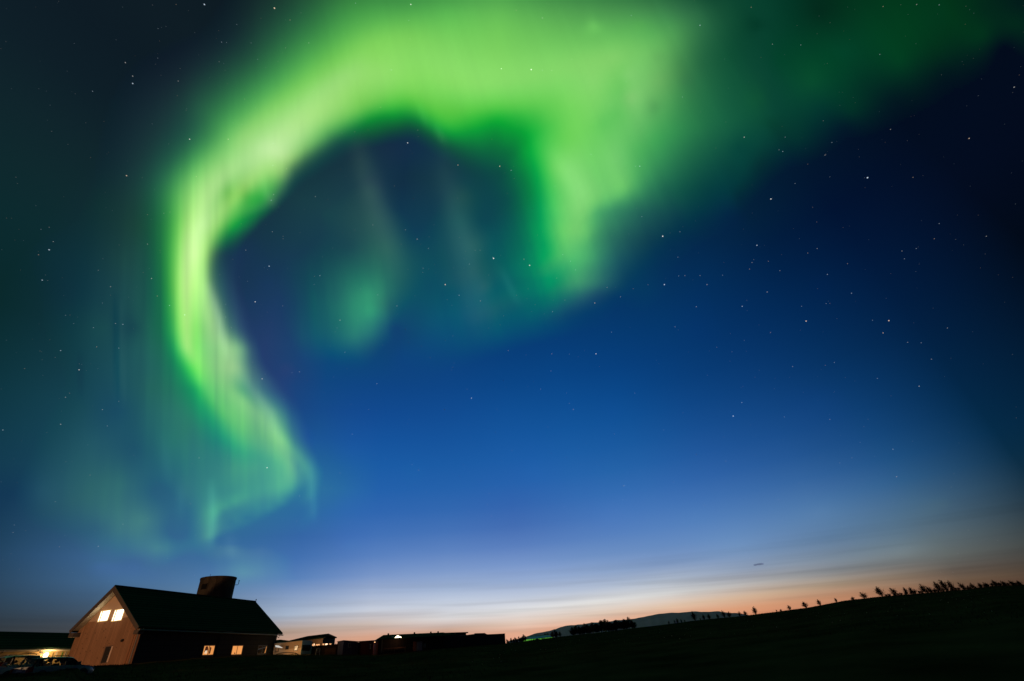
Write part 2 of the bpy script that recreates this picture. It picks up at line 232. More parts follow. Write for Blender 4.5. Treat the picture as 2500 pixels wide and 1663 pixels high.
def tube(name,pts,r,m,parent=None,seg=8,closed=False):
    pts=[np.array(p,float) for p in pts]; V=[];F=[]; rr=r if hasattr(r,'__len__') else [r]*len(pts)
    for i,p in enumerate(pts):
        a=pts[max(0,i-1)]; b=pts[min(len(pts)-1,i+1)]; d=(b-a)/max(1e-9,np.linalg.norm(b-a))
        h=np.array([0,0,1.]) if abs(d[2])<.9 else np.array([1.,0,0]); e=np.cross(d,h); e/=np.linalg.norm(e); f=np.cross(d,e)
        for k in range(seg):
            t=2*math.pi*k/seg; V.append(p+rr[i]*(math.cos(t)*e+math.sin(t)*f))
    for i in range(len(pts)-1):
        for k in range(seg): F.append([i*seg+k,i*seg+(k+1)%seg,(i+1)*seg+(k+1)%seg,(i+1)*seg+k])
    F+=[list(range(seg)),list(range((len(pts)-1)*seg,len(pts)*seg))[::-1]]
    return fixn(mesh_obj(name,V,F,m,parent,smooth=False))
# ------------------------------------------------------------------ aurora: glowing sheet about 9 km up
def resample(st,n=14):
    st=np.array(st,float); i=np.linspace(0,len(st)-1,n); k=np.arange(len(st)); return np.stack([np.interp(i,k,st[:,j]) for j in range(5)],1)
def dens(R):
    S=[resample(s) for s in R]; S=[2*S[0]-S[1]]+S+[2*S[-1]-S[-2]]; out=[]
    for a,b,c,d in zip(S,S[1:],S[2:],S[3:]):
        mm=max(2,int(np.hypot(*(c-b)[:,:2].T).mean()/16))
        for t in np.arange(mm)/mm:
            P=.5*(2*b+(c-a)*t+(2*a-5*b+4*c-d)*t*t+(3*b-a-3*c+d)*t**3); P[:,2:]=b[:,2:]*(1-t)+c[:,2:]*t; out.append(P)
    return np.concatenate(out+[S[-2]])
def fbm1(x,seed,oct=5):
    r=np.random.default_rng(seed); o=np.zeros_like(x); a=1
    for k in range(oct):
        tab=r.normal(size=512); i=np.floor(x).astype(int); f=x-i; f=f*f*(3-2*f); o+=a*(tab[i%512]*(1-f)+tab[(i+1)%512]*f); x=x*2.07; a*=.6
    return o
RAYS=[([(870,340),(890,430),(925,530),(965,660)],24,(.011,.022,.014)),([(900,380),(940,500),(985,640)],18,(.003,.008,.005)),([(1080,390),(1120,560),(1150,720),(1165,800)],28,(.008,.022,.019)),([(1130,540),(1165,680),(1200,790)],16,(.004,.009,.008)),
 ([(1225,660),(1265,740)],10,(.004,.03,.022)),([(1330,350),(1380,420),(1432,500)],24,(.035,.055,.025)),([(1060,300),(1085,350)],10,(.01,.05,.015)),([(1020,250),(1045,310)],9,(.01,.04,.01)),([(548,395),(556,470),(560,520)],12,(-.05,-.07,-.03)),([(640,430),(650,470),(668,500)],10,(.025,.05,.02)),([(592,440),(600,490)],14,(-.03,-.06,-.02)),
 ([(282,720),(284,860),(288,980)],7,(-.006,-.012,-.004)),([(296,740),(300,900),(302,990)],6,(.004,.010,.008)),([(195,860),(197,970)],6,(-.004,-.009,-.006)),([(1890,300),(1930,370)],16,(0,-.003,-.002)),([(1770,390),(1800,440)],18,(0,-.003,-.002)),
 ([(760,1120),(762,1200),(768,1270)],9,(.008,.04,.03)),([(516,1180),(520,1260),(514,1330)],11,(.02,.09,.05)),([(560,1300),(566,1370)],16,(.01,.02,.02)),([(400,1060),(410,1180)],12,(.004,.018,.014)),([(440,1180),(442,1260)],10,(.004,.02,.014)),([(512,700),(535,780),(552,870)],11,(.10,.14,.09)),([(600,930),(660,1010),(690,1090)],14,(.06,.09,.05))]
def build_aurora():
    A=np.concatenate([dens(ARC+EDGE),q]); st=8.
    xs=np.arange(-160,2661,st); ys=np.arange(-240,1470,st); X,Y=np.meshgrid(xs,ys); x=X.ravel(); y=Y.ravel()
    Tt=lin(np.clip(rbf(A,x,y,11,LAM),0,255)); a=np.maximum(Tt-base_sky(x,y)-.0012,0)
    ang=np.arctan2(x-330,y+2300); n=fbm1(ang*150+50+(y*.0007),3); n2=fbm1(ang*46+10+y*.001,5)
    g=np.clip(1+(.045*n+.09*n2)*np.where(x<820,1,.65),.6,1.4); w=np.clip((y-230)/500,0.25,1); g=1+(g-1)*w
    a*=g[:,None]
    for pts_,wd,amp in RAYS:                                           # single folds and rays
        pp=np.array(pts_,float); dmin=np.full(len(x),1e9); tt=np.zeros(len(x))
        for k in range(len(pp)-1):
            e_=pp[k+1]-pp[k]; t_=np.clip(((x-pp[k,0])*e_[0]+(y-pp[k,1])*e_[1])/(e_@e_),0,1); dd=np.hypot(x-pp[k,0]-t_*e_[0],y-pp[k,1]-t_*e_[1]); s_=dd<dmin; dmin[s_]=dd[s_]; tt[s_]=((k+t_)/(len(pp)-1))[s_]
        w_=np.exp(-(dmin/wd)**2)*np.sin(np.pi*np.clip(tt*.9+.05,0,1))**.7
        a+=w_[:,None]*np.array(amp)
    a=np.maximum(a,0)
    d=ray(x,y); edge=np.clip(np.minimum.reduce([(x+160)/140,(2660-x)/140,(y+240)/230,(1462-y)/90]),0,1); a*=(edge*edge*(3-2*edge))[:,None]
    rr=9000/np.maximum(d[:,2],.12); P=EYE+d*rr[:,None]; Q=EYE+d*(rr*1.02)[:,None]
    nx,ny=len(xs),len(ys); idx=np.arange(nx*ny).reshape(ny,nx); quads=np.stack([idx[:-1,:-1],idx[:-1,1:],idx[1:,1:],idx[1:,:-1]],-1).reshape(-1,4)
    ok=a[quads].max(axis=(1,2))>.0012; quads=quads[ok]
    used=np.unique(quads); re=-np.ones(nx*ny,int); re[used]=np.arange(len(used)); quads=re[quads]; m=len(used)
    e=np.concatenate([quads[:,[0,1]],quads[:,[1,2]],quads[:,[2,3]],quads[:,[3,0]]]); key=np.sort(e,1); kk=key[:,0]*m+key[:,1]
    u,inv_,cnt=np.unique(kk,return_inverse=True,return_counts=True); be=e[cnt[inv_]==1]
    side=np.stack([be[:,1],be[:,0],be[:,0]+m,be[:,1]+m],1)
    faces=np.concatenate([quads,quads[:,::-1]+m,side]); V=np.concatenate([P[used],Q[used]]); C=np.concatenate([a[used],a[used]])*.5
    me=bpy.data.meshes.new('aurora'); me.from_pydata(V.tolist(),[],faces.tolist()); at_=me.color_attributes.new('glow','FLOAT_COLOR','POINT')
    at_.data.foreach_set('color',np.c_[C,np.ones(len(C))].astype(np.float32).ravel()); me.polygons.foreach_set('use_smooth',[True]*len(me.polygons))
    m_=bpy.data.materials.new('aurora_glow'); m_.use_nodes=True; t=m_.node_tree
    for n_ in list(t.nodes): t.nodes.remove(n_)
    at2=t.nodes.new('ShaderNodeAttribute'); at2.attribute_name='glow'; em=t.nodes.new('ShaderNodeEmission'); tr=t.nodes.new('ShaderNodeBsdfTransparent'); ad=t.nodes.new('ShaderNodeAddShader'); ou=t.nodes.new('ShaderNodeOutputMaterial')
    t.links.new(at2.outputs['Color'],em.inputs[0]); t.links.new(em.outputs[0],ad.inputs[0]); t.links.new(tr.outputs[0],ad.inputs[1]); t.links.new(ad.outputs[0],ou.inputs[0])
    m_.cycles.emission_sampling='NONE'
    me.materials.append(m_); o=bpy.data.objects.new('aurora',me); COL.objects.link(o)
    props(o,'bright green aurora curling in a wide hook across the starry night sky','aurora'); o['kind']='stuff'
LAM=3
build_aurora()
# ------------------------------------------------------------------ stars
BRIGHT="""1618,577,9;1622,695,8;1452,740,6;1405,659,4;1293,648,8;1205,631,9;1203.5,629,5;1087,695,8;652,1142,8;1812,748,6;1957,748,4;1968,784,8;2170,783,8;2156,813,6;2079,716,5;2118,434,9;1882,486,8;1848,599,7;1582,695,3;1790,1016,8;1811,983,5;1455,864,7;1151,972,6;2189,1164,5;2244,943,5;2366,338,6;2408,577,4;499,11,8;670,20,9;1003,11,8;324,204,7;306,153,5;324,186,5;226,223,4;309,429,7;463,340,7;995,349,7;955,171,5;1224,168,7;1297,170,9;996,349,4;1220,406,7;1562,406,6;657,650,7;623,737,7;781,673,5;1019,584,4;830,782,5;1085,1000,3;640,925,6;713,910,3;731,908,4;451,769,6;414,746,5;384,723,4;120,610,7;103,684,6;94,622,4;193,903,6;148,856,5;148,1036,5;7,1050,5;465,1230,3;486,1118,4;731,1211,4;724,1273,3;1523,1186,5;1645,1177,3;1520,1220,3;1720,1234,3;1241,856,4;1347,864,4;920,937,4;1105,897,3;1102,904,2;1324,172,4;1347,172,4;1248,416,5;1118,403,6;2026,432,3;2014,379,4;2016,377,3;1917,335,4;1902,366,4;1911,370,5;1941,448,4;1972,401,3;1817,335,6;1884,486,3;2031,348,4;2010,295,3;1984,506,3;1994,542,3;2074,552,2;2174,316,4;2229,433,4;2476,213,5;2148,133,4;2156,16,4;2238,11,4;2293,12,4;1955,110,4;1886,108,4;1834,18,4;1709,62,6;1541,38,4;1529,200,3;1666,237,4;1552,406,4;1567,529,4;1355,455,3;1443,377,4;1396,145,3;1324,44,5;1260,25,4;868,8,4;998,50,4;1001,95,3;708,49,4;754,105,4;578,60,3;553,104,3;430,11,3;385,142,3;386,70,3;541,103,4;613,105,3;697,117,3;435,198,4;535,151,3;629,145,3;834,263,3;765,223,3;597,242,3;557,340,5;667,350,4;666,404,4;700,412,4;558,340,3;479,431,4;929,262,4;866,322,3;1020,318,3;963,454,3;770,480,4;668,475,4;662,489,5;415,518,3;400,521,3;360,524,3;665,566,4;691,577,3;691,583,3;600,611,4;604,687,3;551,743,3;551,774,3;565,800,3;690,747,3;768,675,3;767,695,3;880,706,3;922,720,4;842,860,4;823,801,3;969,747,4;1033,655,4;1018,584,4;1046,606,3;1046,607,3;990,561,4;910,549,4;866,561,3;1032,665,3;1172,734,3;1279,633,4;1172,611,3;1146,645,4;1160,611,3;1121,721,5;1173,735,4;1349,761,4;1379,733,3;1374,622,4;1359,679,3;1393,638,4;1482,702,4;1546,705,3;1648,798,4;1700,749,4;1709,673,4;1726,695,5;1672,673,4;1657,674,4;1655,628,4;1660,566,4;1515,725,4;1493,811,4;1345,906,3;1390,865,3;1700,749,3;1876,638,4;1972,618,4;1995,607,4;2020,670,5;2069,644,4;1830,657,4;1764,672,4;1836,641,4;1873,713,5;1904,661,4;1840,634,3;2017,741,4;2026,741,3;2130,782,4;2216,836,4;2249,837,4;2274,877,4;2313,801,4;2202,613,4;2208,632,4;2237,607,4;2281,583,4;2293,546,4;1881,812,4;1935,895,4;2037,885,4;2142,924,4;2015,892,3;2026,1024,4;1915,1018,4;1787,859,3;1750,848,3;1817,831,3;1250,1100,3;1194,1205,3;1200,1260,3;1190,1232,3;1022,1148,4;1006,1134,3;860,1060,4;900,1000,3;830,1155,3;1400,1000,4;1500,1060,3;1620,1050,3;1700,1110,3;1550,960,3;1390,985,3;1320,950,3;1140,950,3;1772,1126,4;1900,1220,3;1950,1180,3;2100,1080,3;2050,1130,3;2080,1118,3;2180,1097,5;240,1334,4;300,1280,3;35,1282,3;135,1225,3;220,1160,3;145,1335,3;32,1300,3;262,1040,4;290,980,3;60,900,3;170,960,3;228,800,4;300,792,5;250,740,3;180,790,3;160,770,3;270,700,4;236,847,4;370,680,5;360,596,4;130,590,4;100,560,3;120,555,3;240,660,3;282,790,4;290,850,4;160,970,4;250,1000,4"""
def build_stars():
    B=parse(BRIGHT); r=np.random.default_rng(5); X=[];Fc=[];Cc=[]
    n=700; rx=r.uniform(0,2500,n); ry=r.uniform(0,1420,n); rm=r.uniform(1.0,2.7,n)
    S=np.concatenate([B,np.c_[rx,ry,rm]]); R=200000.; cols=[]; V=[];F=[]
    for x,y,mg in S:
        d=ray(x,y); h=np.cross(d,[0,0,1.]); h/=np.linalg.norm(h); k=np.cross(h,d)
        ca=d@FWD; s=(.5+.14*mg)/FPX*ca*R*(1.0 if mg>2.9 else .9); c=EYE+d*R
        edge=math.hypot(x-1250,y-831)/1500; st=1+1.1*max(0,edge-.55)      # bright points smear into short dashes away from the middle of the sky
        b=len(V); V+=[c+h*s*st,c+k*s,c-h*s*st,c-k*s,c+d*s,c-d*s]
        F+=[[b,b+1,b+4],[b+1,b+2,b+4],[b+2,b+3,b+4],[b+3,b,b+4],[b+1,b,b+5],[b+2,b+1,b+5],[b+3,b+2,b+5],[b,b+3,b+5]]
        e=.0105*mg**1.65 if mg>2.9 else .016*mg; t=r.random(); tint=(1,.72,.5) if t<.2 else ((.7,.85,1) if t<.6 else (1,.97,.92))
        if y>1000: e*=.8
        cols+=[[e*tint[0],e*tint[1],e*tint[2],1]]*6
    me=bpy.data.meshes.new('stars'); me.from_pydata([tuple(v) for v in V],[],F); a=me.color_attributes.new('glow','FLOAT_COLOR','POINT'); a.data.foreach_set('color',np.array(cols,np.float32).ravel())
    m_=bpy.data.materials.new('starlight'); m_.use_nodes=True; t=m_.node_tree
    for n_ in list(t.nodes): t.nodes.remove(n_)
    at2=t.nodes.new('ShaderNodeAttribute'); at2.attribute_name='glow'; em=t.nodes.new('ShaderNodeEmission'); tr=t.nodes.new('ShaderNodeBsdfTransparent'); ad=t.nodes.new('ShaderNodeAddShader'); ou=t.nodes.new('ShaderNodeOutputMaterial')
    t.links.new(at2.outputs['Color'],em.inputs[0]); t.links.new(em.outputs[0],ad.inputs[0]); t.links.new(tr.outputs[0],ad.inputs[1]); t.links.new(ad.outputs[0],ou.inputs[0]); m_.cycles.emission_sampling='NONE'
    me.materials.append(m_); o=bpy.data.objects.new('stars',me); COL.objects.link(o); props(o,'hundreds of faint white stars scattered over the night sky','stars',kind='stuff')
build_stars()
# ------------------------------------------------------------------ terrain
SKYLINE=[(-180,-1.0,60),(-70,0.8,45)]+[(float(azel(x,y)[0]),float(azel(x,y)[1]),D) for x,y,D in
 [(0,1649,40),(96,1641,40),(170,1634,44),(225,1626,70),(319,1622,84),(488,1606,92),(668,1598,100),(760,1598,104),(830,1599,104),(929,1599,104),(992,1593,106),(1053,1586,112),(1150,1578,125),(1232,1571,150),(1288,1565,160),(1373,1554,170),(1458,1545,175),(1554,1533,180),(1600,1528,180),(1717,1513,172),(1795,1506,165),(1828,1502,160),(1893,1494,152),(1971,1484,146),(2060,1467,140),(2137,1458,136),(2235,1450,132),(2294,1445,130),(2372,1438,128),(2411,1432,126),(2500,1428,124)]]+[(60,.3,120),(110,-.8,80),(180,-1.0,60)]
_sa=np.array([s[0] for s in SKYLINE]); _se=np.array([s[1] for s in SKYLINE]); _sd=np.array([s[2] for s in SKYLINE],float)
def ground_z(x,y):
    x=np.asarray(x,float); y=np.asarray(y,float); r=np.hypot(x,y); a=np.degrees(np.arctan2(x,y))
    D=np.interp(a,_sa,_sd); zD=np.tan(np.radians(np.interp(a,_sa,_se)))*D
    t=np.clip(r/D,1e-4,None); zin=-1.6+(zD+1.6)*t**1.18
    dr=np.maximum(r-D,0); drop=np.where(a<-41,np.interp(a,[-43.7,-42.9],[0.,.034]),np.where(a<-3,.012,.03)); zout=zD-np.minimum(drop*dr,.6+.02*dr)
    zout=np.maximum(zout,-6-zD*0); far=np.clip((r-300)/1500,0,1); zout=zout*(1-far)+(-8)*far
    z=np.where(r<=D,zin,zout)
    bump=.05*np.sin(x*.9+np.sin(y*.7)*2)*np.sin(y*.8+1.3*np.sin(x*.5))+.03*np.sin(x*2.3+y*1.7)
    z=z+bump*np.clip(r/10,0,1)*np.clip((r-2)/10,0,1)*np.where(r<400,1,0)*.7
    return 1.6+z
def gz(x,y): return float(ground_z(x,y))
def on_ground(x,y,D):
    p=at(x,y,D); p[2]=gz(p[0],p[1]); return p
M_grass=mat('grass_ground',(.042,.040,.020),1,noise=(.25,.45),spec=0)
def build_ground():
    az=np.unique(np.concatenate([np.arange(-180,-60,5.),np.arange(-60,-40,1.),np.arange(-50,52,.25),np.arange(52,181,4.)])); rr=np.concatenate([[.3],np.geomspace(1,20,24),np.arange(21,210,1.5),np.geomspace(212,30000,60)])
    A,R=np.meshgrid(np.radians(az),rr,indexing='ij'); X=R*np.sin(A); Y=R*np.cos(A); Z=ground_z(X,Y)
    V=np.stack([X,Y,Z],-1).reshape(-1,3); na,nr=A.shape; i=np.arange(na*nr).reshape(na,nr)
    F=np.stack([i[:-1,:-1],i[:-1,1:],i[1:,1:],i[1:,:-1]],-1).reshape(-1,4)
    o=mesh_obj('ground',V,F.tolist(),M_grass,smooth=True); 
    c=len(V); props(o,kind='structure')
    if o.data.polygons[5].normal.z<0: o.data.flip_normals()
build_ground()
def build_grass():
    r=np.random.default_rng(3); V=[];F=[]
    a=np.radians(r.uniform(-47,44,52000)); n=len(a); D=np.interp(np.degrees(a),_sa,_sd); rad=D*np.sqrt(r.uniform(.06,1.02,n))
    k=n//3; rad[:k]=D[:k]*r.uniform(.93,1.0,k)
    x=rad*np.sin(a); y=rad*np.cos(a); z=ground_z(x,y); h=r.uniform(.05,.13,n)*(1+1.2*(r.random(n)<.03)); w=.03; ph=r.uniform(0,6.28,n); h=np.where(np.degrees(a)<-40.5,h*.35,h); lx=r.normal(0,.05,n)
    b=np.stack([x-np.cos(ph)*w,y-np.sin(ph)*w,z-.03],-1); c=np.stack([x+np.cos(ph)*w,y+np.sin(ph)*w,z-.03],-1); t=np.stack([x+lx,y,z+h],-1)
    V=np.stack([b,c,t],1).reshape(-1,3); F=np.arange(len(V)).reshape(-1,3)
    o=mesh_obj('grass',V,F.tolist(),mat('grass_blades',(.044,.042,.021),1,spec=0)); props(o,'short dark grass covering the sloping meadow','grass',kind='stuff')
    V=[];F=[]                                                              # pale flower heads in the meadow
    for k in range(170):
        u=r.uniform(-8,40); D=np.interp(u,_sa,_sd)*r.uniform(.3,.8); px_=D*math.sin(math.radians(u)); py_=D*math.cos(math.radians(u)); pz=gz(px_,py_)+.16; s=r.uniform(.02,.05); b=len(V)
        V+=[(px_+s,py_,pz),(px_,py_+s,pz),(px_-s,py_,pz),(px_,py_-s,pz),(px_,py_,pz+s),(px_,py_,pz-s)]
        F+=[[b,b+1,b+4],[b+1,b+2,b+4],[b+2,b+3,b+4],[b+3,b,b+4],[b+1,b,b+5],[b+2,b+1,b+5],[b+3,b+2,b+5],[b,b+3,b+5]]
    o=mesh_obj('meadow_flowers',V,F,mat('petals',(.35,.35,.3),.8)); props(o,'tiny pale flower heads dotted through the dark grass','flowers',kind='stuff')
build_grass()
# mountain far beyond the meadow
MT=[(1240,1566),(1262,1560),(1289.6,1553),(1305,1547),(1332,1542),(1356,1536.7),(1366,1531.6),(1383,1527.4),(1403,1526),(1423.6,1524),(1445.7,1519.8),(1468,1519),(1491.5,1517),(1508.5,1514.3),(1539,1512),(1576.4,1505.3),(1603.5,1499.4),(1635,1496.6),(1665,1495),(1697.6,1492.7),(1721,1494),(1754,1492.7),(1775.6,1495.6),(1799,1497),(1828,1501.5),(1860,1508),(1900,1512)]
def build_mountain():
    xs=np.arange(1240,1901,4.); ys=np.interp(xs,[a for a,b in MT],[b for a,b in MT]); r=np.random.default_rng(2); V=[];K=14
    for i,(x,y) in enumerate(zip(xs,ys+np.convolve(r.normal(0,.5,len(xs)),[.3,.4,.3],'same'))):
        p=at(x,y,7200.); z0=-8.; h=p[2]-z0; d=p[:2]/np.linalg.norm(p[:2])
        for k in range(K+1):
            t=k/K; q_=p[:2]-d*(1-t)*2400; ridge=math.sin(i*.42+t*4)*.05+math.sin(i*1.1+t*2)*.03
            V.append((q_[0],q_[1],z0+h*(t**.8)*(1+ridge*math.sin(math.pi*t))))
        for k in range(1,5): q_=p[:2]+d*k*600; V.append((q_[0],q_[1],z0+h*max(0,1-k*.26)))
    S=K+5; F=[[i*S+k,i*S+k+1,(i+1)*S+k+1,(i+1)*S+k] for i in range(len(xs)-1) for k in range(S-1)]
    o=mesh_obj('mountain',V,F,mat('hazed_rock',(.50,.23,.40),.95,noise=(.002,.08),spec=.05),smooth=True); props(o,kind='structure')  # distance haze is put into the rock's own tint
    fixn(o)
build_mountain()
# ------------------------------------------------------------------ materials
def stripes(name,col,col2,scale,axis,rough=.7,bump=.4,dist=.03,spec=.3):
    "ribbed or boarded surface: pattern follows object coordinates along an axis vector"
    m=bpy.data.materials.new(name); m.use_nodes=True; t=m.node_tree; b=t.nodes['Principled BSDF']; b.inputs['Roughness'].default_value=rough; b.inputs['Specular IOR Level'].default_value=spec
    g=t.nodes.new('ShaderNodeNewGeometry'); dt=t.nodes.new('ShaderNodeVectorMath'); dt.operation='DOT_PRODUCT'; dt.inputs[1].default_value=tuple(float(a) for a in axis); t.links.new(g.outputs['Position'],dt.inputs[0])
    def mm(op,a,b_):
        n=t.nodes.new('ShaderNodeMath'); n.operation=op
        for i,v in enumerate((a,b_)):
            if isinstance(v,(int,float)): n.inputs[i].default_value=v
            elif v is not None: t.links.new(v,n.inputs[i])
        return n.outputs[0]
    s=mm('MULTIPLY',dt.outputs['Value'],scale); fr=mm('FRACT',s,None); fl=mm('FLOOR',s,None)
    edge=mm('LESS_THAN',fr,.16); wn=t.nodes.new('ShaderNodeTexWhiteNoise'); wn.noise_dimensions='1D'; t.links.new(fl,wn.inputs['W'])
    nn=t.nodes.new('ShaderNodeTexNoise'); nn.inputs['Scale'].default_value=1.7; nn.inputs['Detail'].default_value=6; mpn=t.nodes.new('ShaderNodeMapping'); mpn.inputs['Scale'].default_value=(2.4,2.4,.35); t.links.new(g.outputs['Position'],mpn.inputs[0]); t.links.new(mpn.outputs[0],nn.inputs['Vector'])
    v=mm('MULTIPLY',mm('ADD',mm('MULTIPLY',wn.outputs['Value'],.5),nn.outputs['Fac']),.66)
    mx=t.nodes.new('ShaderNodeMix'); mx.data_type='RGBA'; t.links.new(v,mx.inputs[0]); mx.inputs[6].default_value=(*[c*.55 for c in col],1); mx.inputs[7].default_value=(*[min(1,c*1.42) for c in col],1)
    m2=t.nodes.new('ShaderNodeMix'); m2.data_type='RGBA'; t.links.new(edge,m2.inputs[0]); t.links.new(mx.outputs[2],m2.inputs[6]); m2.inputs[7].default_value=(*col2,1); t.links.new(m2.outputs[2],b.inputs['Base Color'])
    bp=t.nodes.new('ShaderNodeBump'); bp.inputs['Strength'].default_value=bump; bp.inputs['Distance'].default_value=dist; iv=mm('SUBTRACT',1.0,edge); t.links.new(iv,bp.inputs['Height']); t.links.new(bp.outputs[0],b.inputs['Normal'])
    return m
def knots(name,col,u,sp=4.6):
    "weathered boards with dark knots"
    m=stripes(name,col,[c*.55 for c in col],sp,(*u[:2],0),.8,.5,.03,.2); t=m.node_tree; b=t.nodes['Principled BSDF']; src=b.inputs['Base Color'].links[0].from_socket
    g=t.nodes.new('ShaderNodeNewGeometry'); vo=t.nodes.new('ShaderNodeTexVoronoi'); vo.inputs['Scale'].default_value=1.9; t.links.new(g.outputs['Position'],vo.inputs['Vector'])
    mr=t.nodes.new('ShaderNodeMapRange'); mr.inputs[1].default_value=.06; mr.inputs[2].default_value=.20; t.links.new(vo.outputs['Distance'],mr.inputs[0])
    mx=t.nodes.new('ShaderNodeMix'); mx.data_type='RGBA'; t.links.new(mr.outputs[0],mx.inputs[0]); mx.inputs[6].default_value=(*[c*.35 for c in col],1); t.links.new(src,mx.inputs[7]); t.links.new(mx.outputs[2],b.inputs['Base Color'])
    return m
Z=np.array([0,0,1.])
def lamp(name,loc,power,color,size=.15,spot=None,target=None):
    l=bpy.data.lights.new(name,'SPOT' if spot else 'POINT'); l.energy=power; l.color=color; l.shadow_soft_size=size
    o=bpy.data.objects.new(name,l); COL.objects.link(o); o.location=tuple(float(c) for c in loc)
    if spot: l.spot_size=math.radians(spot); l.spot_blend=.6; o.rotation_euler=Vector(tuple(np.array(target)-np.array(loc))).to_track_quat('-Z','Y').to_euler()
    return o
def glow_mat(name,col,s,pattern=None):
    m=mat(name,(.05,.05,.05),.4,emit=col,es=s)
    if pattern:
        t=m.node_tree; b=t.nodes['Principled BSDF']; tcn=t.nodes.new('ShaderNodeTexCoord'); mp=t.nodes.new('ShaderNodeMapping'); mp.inputs['Scale'].default_value=pattern[:3]; t.links.new(tcn.outputs['Object'],mp.inputs[0])
        nn=t.nodes.new('ShaderNodeTexNoise'); nn.inputs['Scale'].default_value=pattern[3]; nn.inputs['Detail'].default_value=3; t.links.new(mp.outputs[0],nn.inputs['Vector'])
        r=t.nodes.new('ShaderNodeValToRGB'); r.color_ramp.elements[0].position=.35; r.color_ramp.elements[1].position=.62; lo=pattern[4]
        r.color_ramp.elements[0].color=(*[c*lo for c in col],1); r.color_ramp.elements[1].color=(*col,1); t.links.new(nn.outputs['Fac'],r.inputs[0]); t.links.new(r.outputs[0],b.inputs['Emission Color'])
    return m
YAW=math.radians(9.5)
BU=np.array([math.sin(YAW),math.cos(YAW),0]); BV=np.array([math.cos(YAW),-math.sin(YAW),0])     # along the ridge / along the gable
M_roof=None
roof_axis=lambda pl: pl
M_trim=mat('dark_trim',(.07,.055,.045),.6); M_cream=mat('cream_render',(.42,.36,.28),.85,noise=(1.2,.12)); M_darkwall=stripes('dark_cladding',(.020,.024,.019),(.010,.012,.010),1.6,(0,0,1),.8,.3)
M_plaster=mat('gable_render',(.42,.29,.20),.9,noise=(.8,.10)); M_white=mat('white_paint',(.62,.62,.60),.5); M_soffit=mat('soffit_boards',(.62,.52,.34),.7,noise=(3,.15))
M_glass=mat('dark_glass',(.015,.018,.022),.08,spec=.6); M_gutter=mat('gutter_metal',(.14,.17,.17),.5,metal=.2); M_conc=mat('old_concrete',(.09,.075,.055),.95,noise=(1.1,.45,(1,1,.25))); M_green=mat('green_shutter',(.03,.30,.06),.6)
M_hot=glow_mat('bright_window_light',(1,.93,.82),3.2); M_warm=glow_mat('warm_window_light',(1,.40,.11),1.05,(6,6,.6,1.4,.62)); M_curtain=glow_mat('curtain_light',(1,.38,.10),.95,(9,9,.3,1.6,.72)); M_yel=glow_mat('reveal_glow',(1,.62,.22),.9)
M_roofmetal=stripes('green_roof_sheet',(.020,.052,.040),(.003,.008,.006),3.0,(0,0,1),.95,.8,.05,.0)
